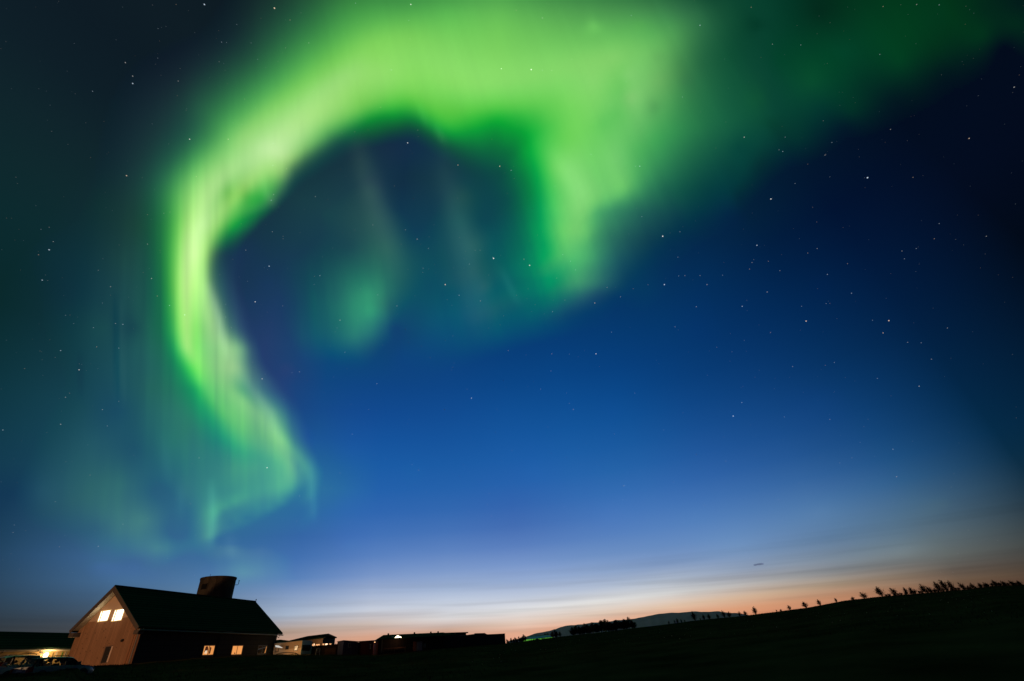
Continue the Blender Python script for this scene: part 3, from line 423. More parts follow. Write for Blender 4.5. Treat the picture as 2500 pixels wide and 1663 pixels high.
# ------------------------------------------------------------------ barn
def build_barn():
    g=on_ground(319,1622,84.5); g[2]=at(319,1622,84.5)[2]
    PG=Plane(g,g-BV*10); PL=Plane(g,g+BU*30)          # gable wall, long wall
    root=empty('barn',g,'large barn with a timber gable, two bright upper windows and a long dark green roof','barn')
    zb=g[2]-1.6
    def P(x,y,off=0): return PG.pt(x,y,off)
    # walls are real boxes: outline of the gable pushed back along the ridge
    wl=P(188,1545); wr=g.copy(); wl0=wl.copy(); wl0[2]=zb; wr0=g.copy(); wr0[2]=zb; apex=P(285,1447); er=g.copy(); er[2]=P(336,1534)[2]; el_=wl.copy()
    Lw=float((PL.pt(669,1598)-g)@BU)
    splitL=P(213,1518); splitR=P(320,1507.5); el_[2]=min(el_[2],splitL[2]-.9)
    u_of=lambda p: (p-g)@BV
    def roofz(u,side):                                 # wall top under the roof slopes
        ua=u_of(apex); ub=u_of(er) if side>0 else u_of(wl); zz=er[2] if side>0 else el_[2]
        return apex[2]+(zz-apex[2])*(u-ua)/(ub-ua)
    zs=(splitL[2]+splitR[2])/2
    def upt(u,z,off=0): return np.array([g[0]+BV[0]*u+PG.n[0]*off,g[1]+BV[1]*u+PG.n[1]*off,z])
    uL,uR,uA=u_of(wl),0.,u_of(apex)
    fz=lambda z,side: uA+((uR if side>0 else uL)-uA)*(z-apex[2])/((er[2] if side>0 else el_[2])-apex[2])
    M_wood=knots('gable_boards',(.27,.150,.088),BV)
    core=[upt(uL+.02,zb),upt(uR,zb),upt(uR,er[2]),upt(uA,apex[2]),upt(uL+.02,el_[2])]
    prism('long_wall',[p-PG.n*.12 for p in core],BU*(Lw-.12),M_darkwall,root)
    wood=[upt(uL,zb),upt(uR+.05,zb),upt(uR+.05,er[2]),upt(fz(zs,1),zs),upt(fz(zs,-1),zs),upt(uL,el_[2])]
    prism('timber_gable_wall',wood,-PG.n*.1,M_wood,root)
    prism('upper_gable_wall',[upt(fz(zs,-1),zs+.004),upt(fz(zs,1),zs+.004),upt(uA,apex[2])],-PG.n*.1,M_plaster,root)
    for du,w in ((-1.0,.30),(-.62,.22),(-.16,.24)):   # wide corner boards
        prism('corner_board',[upt(du-w/2,zb),upt(du+w/2,zb),upt(du+w/2,min(roofz(du+w/2,1)-.05,er[2]+.2)),upt(du-w/2,min(roofz(du-w/2,1)-.05,er[2]+.2))],PG.n*.045,stripes('corner_timber',(.26,.12,.06),(.12,.05,.03),.9,(*BV[:2],0)),root)
    # roof: two slopes, 1 m overhang at the front, photo-fitted ridge and eaves
    PO=PG.back(1.0); A=PO.pt(281,1430.5); C=PO.pt(340.5,1531); E=PO.pt(170,1541)
    RP=Plane(A,A+BU*10); B=RP.pt(624.5,1469); CP=Plane(C,C+BU*10); Dp=CP.pt(691,1546)
    ue=E; Eb=ue+(B-A); Eb[2]=Dp[2]+(E[2]-C[2])
    nr=np.cross(B-A,C-A); nr/=np.linalg.norm(nr); nr*=np.sign(nr[2]); nl=np.cross(B-A,E-A); nl/=np.linalg.norm(nl); nl*=np.sign(nl[2])
    t=.22
    slope=prism('roof',[A,C,Dp,B],-nr*t,M_roofmetal,root)
    prism('roof',[A+Z*.003,B+Z*.003,Eb,E],-nl*t,M_roofmetal,root)
    tube('ridge_cap',[A+Z*.03-BU*.02,B+Z*.03],.11,M_roofmetal,root,6)
    # verge boards and lit soffit
    for a,b,n in ((A,C,nr),(A,E,nl)):
        a2=a-BU*.03; b2=b-BU*.03; prism('verge_board',[a2+Z*.04,b2+Z*.04,b2-n*.42,a2-n*.42-Z*.1],-BU*.07,M_trim,root)
    for a,b,n,u0 in ((A,C,nr,1),(A,E,nl,-1)):
        a1=a-n*(t+.012); b1=b-n*(t+.012); q1=b1+(a1-b1)*.04
        prism('soffit',[a1+BU*.05,q1+BU*.05,q1+BU*.98,a1+BU*.98],-n*.03,M_soffit,root)
    for a in (C,E):                                   # boxed eaves
        s=-1 if a is E else 1
        prism('eave_box',[a+BU*.05-Z*.25,a-BV*s*.75+BU*.05-Z*.25,a-BV*s*.75+BU*.05-Z*.72,a-BV*s*.05+BU*.05-Z*.72],BU*.85,M_trim,root)
    a=C-Z*.30+BV*.02; b=Dp-Z*.30+BV*.02
    tube('gutter',[a+BV*.06,b+BV*.06],.085,M_gutter,root,8)
    # upper windows
    for (x0,y0,x1,y1) in ((248,1493.6,261.5,1514),(282,1490.8,295.2,1513)):
        R=box_pts(PG,x0,y0,x1,y1,.0)
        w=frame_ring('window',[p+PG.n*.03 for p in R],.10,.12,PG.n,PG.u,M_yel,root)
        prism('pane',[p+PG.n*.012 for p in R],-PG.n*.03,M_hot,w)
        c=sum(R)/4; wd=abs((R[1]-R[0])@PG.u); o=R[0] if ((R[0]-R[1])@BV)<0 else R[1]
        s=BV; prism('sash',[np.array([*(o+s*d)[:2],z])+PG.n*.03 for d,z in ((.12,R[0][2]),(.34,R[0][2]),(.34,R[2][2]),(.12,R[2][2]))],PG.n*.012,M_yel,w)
        l=lamp('window_spill',c+PG.n*.6,14,(1,.8,.55),.3); l.parent=root; l.location=l.location-root.location
    # door standing open; the shaded opening is a flat dark sheet
    R=box_pts(PG,246,1619,274,1578,.0); 
    f=frame_ring('door',[p+PG.n*.04 for p in R],.13,.1,PG.n,PG.u,mat('door_frame_paint',(.15,.09,.06),.6),root)
    jr=R[1] if (R[1]-R[0])@BV>0 else R[0]; prism('door_jamb',[np.array([*(jr+BV*s_)[:2],z_])+PG.n*.055 for s_,z_ in ((-.02,R[0][2]),(.2,R[0][2]),(.2,R[2][2]),(-.02,R[2][2]))],-PG.n*.04,mat('pale_jamb',(.55,.42,.34),.7),f)
    prism('door_opening',[p+PG.n*.02 for p in R],-PG.n*.04,mat('opening_shade',(.018,.016,.016),.5),f)
    hp=PG.pt(264,1600,.06); tube('handle',[hp,hp+PG.n*.05,hp+PG.n*.05-BV*.14],.02,M_gutter,f,6)
    p=PG.pt(300,1563.8,.0); tube('wall_lamp',[p,p+PG.n*.12,p+PG.n*.18,p+PG.n*.26],[.13,.17,.17,.10],mat('black_lamp',(.02,.02,.02),.4),root,12)
    # ground-floor windows in the long wall
    def win(x0,y0,x1,y1,panes,light,dark=False):
        R=box_pts(PL,x0,y0,x1,y1,0.0); n=PL.n
        fr=mat('window_frame_paint',(.16,.10,.06) if not dark else (.10,.12,.13),.6)
        w=frame_ring('window',[p+n*.05 for p in R],.10,.16,n,PL.u,fr,root)
        us=(R[0]-g)@PL.u; ue_=(R[1]-g)@PL.u; z0,z1=min(R[0][2],R[2][2]),max(R[0][2],R[2][2])
        prism('backing',[p+n*.014 for p in R],-n*.02,M_glass,w)
        for a_,b_,m_ in panes:
            q0=us+(ue_-us)*a_; q1=us+(ue_-us)*b_
            pp=[np.array([g[0]+PL.u[0]*k,g[1]+PL.u[1]*k,z])+n*.03 for k,z in ((q0,z0+.06),(q1,z0+.06),(q1,z1-.06),(q0,z1-.06))]
            prism('pane',pp,-n*.012,m_,w); frame_ring('casement',[x+n*.012 for x in pp],.05,.03,n,PL.u,mat('casement_paint',(.30,.15,.07) if not dark else (.2,.22,.24),.6,emit=None if dark else (1,.4,.12),es=0 if dark else .18),w)  # window light on the lit casements put into their paint as glow
        sill=[R[0]-Z*.12+n*.01,R[1]-Z*.12+n*.01,R[1]-Z*.2+n*.01,R[0]-Z*.2+n*.01]; prism('sill',sill,n*.16,fr,w)
        return w,us,ue_,z0,z1
    def inpl(k,z,off): return np.array([g[0]+PL.u[0]*k,g[1]+PL.u[1]*k,z])+PL.n*off
    w,u0,u1,z0,z1=win(493,1600,524.5,1576,[(.02,.46,M_warm),(.54,.98,M_curtain)],1)
    d=u1-u0; dk=mat('room_clutter',(.10,.05,.03),.8,emit=(.5,.12,.05),es=.12); pale=glow_mat('paper_glow',(1,.75,.5),.8)  # room light put into clutter and papers as their own glow
    prism('room_objects',[inpl(u0+d*a,z0+(z1-z0)*b,.032) for a,b in ((.10,.30),(.40,.34),(.42,.62),(.36,.92),(.14,.90),(.12,.6))],PL.n*.01,dk,w)
    prism('paper_stack',[inpl(u0+d*a,z0+(z1-z0)*b,.044) for a,b in ((.16,.16),(.38,.16),(.36,.5),(.18,.46))],PL.n*.01,pale,w)
    prism('drape_shadow',[inpl(u0+d*a,z0+(z1-z0)*b,.032) for a,b in ((.57,.12),(.70,.15),(.72,.7),(.64,.9),(.57,.8))],PL.n*.01,dk,w)
    w,u0,u1,z0,z1=win(563.5,1599,593,1576.2,[(.02,.46,M_curtain),(.52,.98,M_curtain)],1); d=u1-u0
    prism('sill_figurine',[inpl(u0+d*a,z0+(z1-z0)*b,.032) for a,b in ((.26,.10),(.38,.10),(.37,.22),(.33,.20),(.31,.28),(.28,.2))],PL.n*.01,dk,w)
    w,u0,u1,z0,z1=win(627.5,1597.5,652,1576.5,[(.02,.44,M_glass),(.50,.98,M_glass)],0,True); d=u1-u0
    prism('lit_gap',[inpl(u0+d*a,z0+(z1-z0)*b,.034) for a,b in ((.84,.1),(.90,.1),(.96,.9),(.93,.9))],PL.n*.008,M_curtain,w)
    # downpipes and the sagging lamp bracket under the eave
    k0=PL.pt(541,1548,.12); k1=PL.pt(533,1604,.12); k1[:2]=k0[:2]; tube('downpipe',[k0+PL.n*.5,k0-Z*.35,k1],.06,M_trim,root,8)
    k0=PL.pt(338,1546,.12); k1=PL.pt(321,1622,.12); tube('downpipe',[PL.pt(351,1534,.75),PL.pt(350,1538,.7),PL.pt(341,1544.5,.12),np.array([k0[0],k0[1],k0[2]]),np.array([k0[0],k0[1],k1[2]])],.055,M_gutter,root,8)
    e=Dp-Z*.35-BU*.9; f=PL.pt(673,1554,.1); tube('downpipe',[e,e-Z*.35,f+Z*.1,np.array([f[0],f[1],f[2]-.2]),np.array([f[0],f[1],g[2]-.8])],.055,M_gutter,root,8)
    q0=PL.pt(505,1542,.8); q1=PL.pt(543,1540,.9); q2=PL.pt(570,1543,.8); tube('bracket_rail',[q0,q1,q2],.035,M_trim,root,6)
    tube('weather_vane',[B+Z*.0,B+Z*.22,B+Z*.3,B+Z*.42],[.04,.04,.14,.02],M_trim,root,8)
    return g,PG,PL,A,B
g_barn,PG,PL,RA,RB=build_barn()
# ------------------------------------------------------------------ silo behind the barn
def build_silo():
    D=109.; l=at(484,1440,D); r=at(574,1440,D); cx=(l+r)/2; rad=np.linalg.norm((r-l)[:2])/2*.985; top=at(530,1412,D)[2]; z0=g_barn[2]-1.5
    cx=at(527.5,1440,D)
    root=empty('silo',(cx[0],cx[1],z0),'round weathered concrete silo rising behind the barn roof','silo')
    V=[];F=[];n=56; prof=[(rad*1.0,z0),(rad*1.0,top-.28),(rad*1.025,top-.26),(rad*1.025,top),(rad*.93,top),(rad*.93,top-.5),(0.01,top-.5)]
    for a,z in prof:
        for k in range(n): V.append((cx[0]+a*math.cos(2*math.pi*k/n),cx[1]+a*math.sin(2*math.pi*k/n),z))
    for i in range(len(prof)-1):
        for k in range(n): F.append([i*n+k,i*n+(k+1)%n,(i+1)*n+(k+1)%n,(i+1)*n+k])
    m=M_conc; o=mesh_obj('wall',V,F,m,root); fixn(o)
    t=m.node_tree; b=t.nodes['Principled BSDF']; bk=t.nodes.new('ShaderNodeTexBrick'); bk.inputs['Scale'].default_value=1.0; bk.inputs['Row Height'].default_value=.45; bk.inputs['Brick Width'].default_value=4; bk.inputs['Mortar Size'].default_value=.03
    g_=t.nodes.new('ShaderNodeNewGeometry'); sx=t.nodes.new('ShaderNodeSeparateXYZ'); cb=t.nodes.new('ShaderNodeCombineXYZ'); t.links.new(g_.outputs['Position'],sx.inputs[0]); t.links.new(sx.outputs[0],cb.inputs[0]); t.links.new(sx.outputs[2],cb.inputs[1]); t.links.new(cb.outputs[0],bk.inputs['Vector'])
    bp=t.nodes.new('ShaderNodeBump'); bp.inputs['Strength'].default_value=.6; bp.inputs['Distance'].default_value=.05; bp.invert=True; t.links.new(bk.outputs['Fac'],bp.inputs['Height']); t.links.new(bp.outputs[0],b.inputs['Normal'])
    # square hatch
    dv=EYE[:2]-cx[:2]; a0=math.atan2(dv[1],dv[0]); ah=a0-math.asin(.68); W=.55; zt=at(491,1430,D)[2]; zl=at(491,1443,D)[2]
    def cyl(a,z,rr): return np.array([cx[0]+rr*math.cos(a),cx[1]+rr*math.sin(a),z])
    da=W/rad; P=[cyl(ah-da,zl,rad+.02),cyl(ah+da,zl,rad+.02),cyl(ah+da,zt,rad+.02),cyl(ah-da,zt,rad+.02)]
    nn=np.array([math.cos(ah),math.sin(ah),0]); h=prism('hatch',P,nn*.05,mat('black_hatch',(.008,.008,.008),.9),root)
    Q=[cyl(ah-da*1.2,zl-.1,rad),cyl(ah+da*1.2,zl-.1,rad),cyl(ah+da*1.2,zt+.1,rad),cyl(ah-da*1.2,zt+.1,rad)]; prism('hatch_frame',Q,nn*.045,M_conc,h)
    for s in (-.42,-.15,.2,.5):                         # drip-stained vertical ribs
        a=a0+s; prism('rib',[cyl(a-.02,z0,rad+.0),cyl(a+.02,z0,rad+.0),cyl(a+.02,top-.3,rad),cyl(a-.02,top-.3,rad)],np.array([math.cos(a),math.sin(a),0])*.03,mat('rib_concrete',(.12,.095,.07),.9,noise=(1.4,.4)),root)
    side=np.array([math.cos(a0+math.pi/2),math.sin(a0+math.pi/2),0]); zz=at(575,1428,D)[2]; p=np.array([cx[0],cx[1],0])+side*rad; p[2]=zz
    tube('antenna_bracket',[p-side*.3,p+side*.45,p+side*.52+Z*.1,p+side*.52+Z*.62],.045,M_trim,root,6); q_=p+side*.52+Z*.66; tube('antenna_head',[q_-Z*.08,q_,q_+Z*.12],[.05,.12,.05],M_trim,root,8)
    p2=cyl(a0-.55,top,rad*.97); tube('lightning_rod',[p2,p2+Z*.35],.03,M_trim,root,5)
build_silo()
# ------------------------------------------------------------------ left wing
def build_wing():
    a=at(190,1625,101.); b=at(-140,1640,90.); a[2]=b[2]=g_barn[2]-.9; pl=Plane(b,a)
    root=empty('farmhouse',a,'low farmhouse with green roof and yellow walls lit by a porch lamp, left of barn','house')
    zb=a[2]-2; e0=pl.pt(-140,1595,.6); e1=pl.pt(182,1576,.6); ze=(e0[2]+e1[2])/2
    ze=(pl.pt(20,1587,.6)[2]+pl.pt(170,1576.5,.6)[2])/2
    e0[2]=e1[2]=ze
    w0=b.copy(); w1=a.copy(); w0[2]=w1[2]=zb
    M_wy=mat('yellow_render',(.60,.46,.24),.85,noise=(1.5,.1))
    T=[w0,w1,np.array([*w1[:2],ze-.2]),np.array([*w0[:2],ze-.2])]; prism('wall',T,-pl.n*7,M_wy,root)
    rb=pl.back(-3.6); r0=rb.pt(-140,1545); r1=rb.pt(215,1533); zr=rb.pt(60,1543)[2]; r0[2]=r1[2]=zr
    r1=r0+pl.u*((e1-e0)@pl.u+1.5); e1b=e1+pl.u*1.2
    n=np.cross(r1-r0,e0-r0); n/=np.linalg.norm(n); n*=np.sign(n[2])
    prism('roof',[e0,e1b,r1,r0],-n*.18,M_roofmetal,root)
    k0=e0-pl.n*8.4; k1=e1b-pl.n*8.4; n2=np.cross(r1-r0,k0-r0); n2/=np.linalg.norm(n2); n2*=np.sign(n2[2]); prism('roof',[r0+Z*.002,r1+Z*.002,k1,k0],-n2*.18,M_roofmetal,root)
    prism('fascia',[e0-Z*.17,e1b-Z*.17,e1b-Z*.38,e0-Z*.38],-pl.n*.06,M_white,root); prism('soffit',[e0-Z*.39-pl.n*.07,e1b-Z*.39-pl.n*.07,e1b-Z*.39-pl.n*.62,e0-Z*.39-pl.n*.62],-Z*.03,M_soffit,root)
    tube('gutter',[e0-Z*.2+pl.n*.08,e1b-Z*.2+pl.n*.08],.07,M_gutter,root,8)
    for xt,yt,xb in ((101,1581,115),(9,1587,0)):
        p=pl.pt(xt,yt,.7); p[2]=ze-.25; d=pl.pt(xb,1597,.1); tube('downpipe',[p,p-Z*.25,d,np.array([d[0],d[1],zb+1.2])],.06,M_gutter,root,8)
    def window(x0,y0,x1,y1,m,sh=None,shm=None):
        R=box_pts(pl,x0,y0,x1,y1,0); w=frame_ring('window',[p+pl.n*.03 for p in R],.09,.1,pl.n,pl.u,M_white,root); prism('pane',[p+pl.n*.012 for p in R],-pl.n*.02,m,w)
        if sh: rect('shutter',pl,*sh,.06,.05,shm,root)
    window(8,1622,33,1601,M_glass); window(134,1606,139.5,1593,mat('pale_blind',(.6,.5,.42),.7),(126,1606,132.5,1593),mat('drab_shutter',(.14,.15,.08),.7))
    window(156.5,1604,163,1591.5,M_glass,(149,1604,155,1591.5),M_green)
    # porch lantern: a glazed box on the wall
    c=pl.pt(107.5,1601,.0); R=box_pts(pl,102.5,1607,113.5,1595,.0); bk=rect('lantern',pl,101.5,1608,114.5,1594,.04,.05,M_trim,root)
    prism('lantern_glass',[p+pl.n*.045 for p in R],pl.n*.3,glow_mat('lantern_light',(1,.86,.62),9),bk)
    l=lamp('porch_light',c+pl.n*1.5+Z*.35,270,(1,.55,.2),.2); l.parent=root; l.location-=root.location
    return pl
WP=build_wing()
# ------------------------------------------------------------------ cars
def build_car(name,label,spec):
    root=empty(name,(0,0,0),label,'car','cars parked beside the farmhouse')
    L_,Wd,H=spec['L'],spec['W'],spec['H']; belt=spec['belt']; hw=Wd/2
    # stations along the car: x, bottom, belt height, roof height (equal to belt where there is no cabin), half width
    S=spec['st']; ring=[]
    def section(x,zb,zl,zr,w):
        cab=zr>zl+.02; wr=w-(.20*(zr-zl)/.5 if cab else .03)
        return [(x,0,zb),(x,w*.86,zb),(x,w*.985,zb+.12),(x,w,zb+(zl-zb)*.55),(x,w*.975,zl-.03),(x,w*.955,zl),(x,wr+.02,zr-.06 if cab else zl+.004),(x,wr-.07,zr-.01 if cab else zl+.012),(x,0,(zr+.015) if cab else zl+.03)]
    secs=[section(*s[:5]) for s in S]; n=9; V=[];F=[]
    for s in secs: V+=s
    for s in secs: V+=[(x,-y,z) for x,y,z in s]
    m=len(secs)*n; glassR=[];body=[]
    for i in range(len(S)-1):
        g=S[i][5] if len(S[i])>5 else ''
        for k in range(n-1):
            f=[i*n+k,(i+1)*n+k,(i+1)*n+k+1,i*n+k+1]; isg=(k==5 and 's' in g) or (k in(5,6,7) and 'f' in g)
            (glassR if isg else body).append(f); (glassR if isg else body).append([m+v for v in f][::-1])
    for e in (0,(len(S)-1)*n):
        body.append([e+k for k in range(n)]+[m+e+k for k in range(n-2,0,-1)])
    bo=fixn(mesh_obj('body',V,body,spec['paint'],root)); 
    me=bo.data; bm=bmesh.new(); bm.from_mesh(me); bmesh.ops.remove_doubles(bm,verts=bm.verts,dist=.0005); bmesh.ops.recalc_face_normals(bm,faces=bm.faces); bm.to_mesh(me); bm.free()
    for p in me.polygons: p.use_smooth=True
    mod=bo.modifiers.new('edges','EDGE_SPLIT'); mod.split_angle=math.radians(32)
    used=sorted({v for f in glassR for v in f}); re={v:i for i,v in enumerate(used)}
    mg=bpy.data.materials.get('car_glass')
    if not mg:
        mg=bpy.data.materials.new('car_glass'); mg.use_nodes=True; t=mg.node_tree; b=t.nodes['Principled BSDF']; t.nodes.remove(b); tr=t.nodes.new('ShaderNodeBsdfTransparent'); tr.inputs[0].default_value=(.85,.88,.85,1); gl=t.nodes.new('ShaderNodeBsdfGlossy'); gl.inputs['Roughness'].default_value=.04
        fr=t.nodes.new('ShaderNodeFresnel'); fr.inputs[0].default_value=1.5; ms=t.nodes.new('ShaderNodeMixShader'); t.links.new(fr.outputs[0],ms.inputs[0]); t.links.new(tr.outputs[0],ms.inputs[1]); t.links.new(gl.outputs[0],ms.inputs[2]); t.links.new(ms.outputs[0],t.nodes['Material Output'].inputs[0])
    fixn(mesh_obj('windows',[V[v] for v in used],[[re[v] for v in f] for f in glassR],mg,root))
    # pillars between the side panes, seats behind them
    blk=mat('black_plastic',(.02,.02,.02),.5)
    for x in spec['pillars']:
        zl,zr,w=belt,H,hw
        for s in (1,-1):
            wr=w-.20*(zr-zl)/.5
            prism('pillar',[(x-.05,s*(w*.955+.006),zl-.01),(x+.05,s*(w*.955+.006),zl-.01),(x+.045,s*(wr+.012),zr-.05),(x-.045,s*(wr+.012),zr-.05)],np.array([0,-s*.03,0]),blk,root)
    seat=mat('seat_cloth',(.04,.04,.04),.9)
    for x in spec['seats']:
        for y in (-.38,.38):
            so=prism('seat',[(x-.3,y-.24,.45),(x+.25,y-.24,.45),(x+.25,y-.24,.6),(x-.16,y-.24,.62),(x-.30,y-.24,1.12),(x-.40,y-.24,1.12)],np.array([0,.48,0]),seat,root)
            tube('headrest',[(x-.36,y-.13,1.26),(x-.36,y,1.27),(x-.36,y+.13,1.26)],[.07,.10,.07],seat,so,8)
    # wheels with arches
    ty=mat('tyre_rubber',(.018,.018,.018),.9); rm=mat('wheel_rim',(.35,.35,.36),.35,metal=.7); R=spec['R']
    for x in spec['axles']:
        for s in (1,-1):
            y=s*(hw-.11); w=empty_child('wheel',root,x,y,R)
            fl=tube('tyre',[(x,y-s*.11,R),(x,y-s*.09,R),(x,y+s*.09,R),(x,y+s*.115,R)],[R*.9,R,R,R*.9],ty,root,22); 
            fl.name='wheel'; tube('rim',[(x,y+s*.10,R),(x,y+s*.125,R)],[R*.62,R*.55],rm,fl,14)
            arch=[(x+ (R+.09)*math.cos(t),s*(hw+.004),R+(R+.09)*math.sin(t)) for t in np.linspace(0,math.pi,13)]+[(x+(R-.0)*math.cos(t),s*(hw+.004),R+(R-.0)*math.sin(t)) for t in np.linspace(math.pi,0,13)]
            prism('wheel_arch',arch,np.array([0,-s*.06,0]),blk,root)
    x0=S[0][0]; x1=S[-1][0]; rz=spec['rear_lamp']; red=mat('tail_lamp_red',(.35,.02,.015),.25); 
    for s in (1,-1):
        prism('tail_light',[(x0-.03+rz[2],s*hw*.95,rz[0]),(x0-.03+rz[2],s*hw*.70,rz[0]),(x0-.03+rz[3],s*hw*.72,rz[1]),(x0-.03+rz[3],s*hw*.93,rz[1])],np.array([.09,0,0]),red,root)
        prism('tail_light_side',[(x0+rz[2]+.02,s*(hw*.99),rz[0]),(x0+.24,s*(hw+.012),rz[0]+.03),(x0+.20,s*(hw*.985),rz[1]),(x0+rz[3]+.02,s*(hw*.94),rz[1])],np.array([0,-s*.05,0]),red,root)
        prism('headlight',[(x1-.02,s*hw*.9,.62),(x1-.02,s*hw*.55,.62),(x1-.10,s*hw*.55,.76),(x1-.14,s*hw*.9,.78)],np.array([-.1,0,0]),mat('lamp_lens',(.5,.5,.5),.1),root)
        mx=spec['mirror']; prism('mirror',[(mx,s*hw*.96,belt+.02),(mx+.10,s*(hw+.04),belt+.02),(mx+.08,s*(hw+.20),belt+.04),(mx+.02,s*(hw+.20),belt+.18),(mx-.02,s*(hw+.02),belt+.16)],np.array([-.1,0,.0]),spec['paint'],root)
        for dx in spec['handles']: tube('door_handle',[(dx,s*(hw+.012),belt-.16),(dx+.18,s*(hw+.012),belt-.155)],.018,spec['paint'],root,6)
        if spec.get('rails'): tube('roof_rail',[(spec['rails'][0],s*(hw-.26),H+.0),(spec['rails'][0]+.08,s*(hw-.26),H+.06),(spec['rails'][1]-.1,s*(hw-.26),H+.06),(spec['rails'][1],s*(hw-.26),H-.01)],.022,blk,root,6)
    # tailgate: pale plate with recess, badge, bumper, rear pane
    tg=prism('tailgate',[(x0-.012,-hw*.62,.60),(x0-.012,hw*.62,.60),(x0+.015,hw*.60,belt-.06),(x0+.015,-hw*.60,belt-.06)],np.array([.03,0,0]),spec['paint'],root)
    prism('number_plate',[(x0-.028,-.27,.70),(x0-.028,.27,.70),(x0-.024,.27,.82),(x0-.024,-.27,.82)],np.array([.02,0,0]),M_white,tg)
    tube('badge',[(x0-.025,0,.91),(x0+.01,0,.91)],[.05,.05],rm,tg,10)
    tube('wiper',[(spec['wip'][0],-.05,spec['wip'][1]),(spec['wip'][0]+.03,.28,spec['wip'][1]+.03)],.012,blk,tg,5)
    prism('rear_bumper',[(x0-.07,-hw*.93,.36),(x0-.07,hw*.93,.36),(x0-.05,hw*.94,.58),(x0-.05,-hw*.94,.58)],np.array([.2,0,0]),spec['paint'],root)
    return root
def empty_child(*a): return None
WAG=dict(L=4.6,W=1.76,H=1.47,belt=.93,R=.31,paint=mat('blue_grey_paint',(.19,.23,.24),.32,spec=.6),
 st=[(-2.28,.38,.66,.66,.80),(-2.24,.30,.93,.93,.85,'f'),(-1.92,.26,.93,1.43,.87,'s'),(-1.30,.25,.93,1.46,.88,'s'),(-.45,.25,.93,1.47,.88,'s'),(.35,.25,.92,1.44,.88,'s'),(.55,.25,.92,1.38,.88,'f'),(1.15,.25,.91,.93,.87),(1.20,.25,.90,.90,.87),(1.75,.26,.85,.85,.85),(2.15,.30,.74,.74,.80),(2.30,.40,.60,.60,.70)],
 pillars=(-1.85,-.98,.02),seats=(-.55,.55),axles=(-1.42,1.38),rear_lamp=(.62,.92,.0,.02),mirror=.82,handles=(-.85,.15),rails=(-1.75,.2),wip=(-2.1,.98))
SUV=dict(L=4.3,W=1.80,H=1.66,belt=1.05,R=.34,paint=mat('grey_green_paint',(.24,.26,.19),.32,spec=.6),
 st=[(-2.15,.42,.80,.80,.82),(-2.10,.34,1.05,1.05,.87,'f'),(-1.82,.30,1.06,1.56,.89,'s'),(-1.30,.29,1.05,1.64,.90,'s'),(-.40,.29,1.05,1.66,.90,'s'),(.35,.29,1.04,1.62,.90,'s'),(.52,.29,1.04,1.55,.90,'f'),(1.12,.29,1.02,1.05,.89),(1.18,.29,1.01,1.01,.89),(1.65,.30,.97,.97,.87),(2.00,.34,.84,.84,.83),(2.15,.45,.66,.66,.74)],
 pillars=(-1.25,-.35,.40),seats=(-.5,.5),axles=(-1.32,1.32),rear_lamp=(.72,1.12,.0,.10),mirror=.80,handles=(-.8,.12),rails=(-1.6,.2),wip=(-2.0,1.1))
def set_car(root,px,py,D,head,zoff):
    p=at(px,py,D); root.location=(float(p[0]),float(p[1]),gz(p[0],p[1])-.02); root.rotation_euler=(0,0,math.radians(90-head))
    return root
wag=build_car('station_wagon','blue-grey station wagon with roof rails parked nearest the timber gable',WAG)
suv=build_car('compact_suv','grey-green upright car parked between the wagon and the frame edge',SUV)
zt=at(150,1602.5,53)[2]
set_car(wag,140,1620,52,11,zt-1.50)
zt=at(68,1601,60)[2]
set_car(suv,58,1620,56,12,zt-1.70)
WH=dict(SUV); WH['paint']=mat('white_car_paint',(.55,.5,.46),.3,spec=.5)
suv2=build_car('compact_suv','pale car of which only one corner shows at the left frame edge',WH)
set_car(suv2,-46,1625,54,11,zt-1.9)
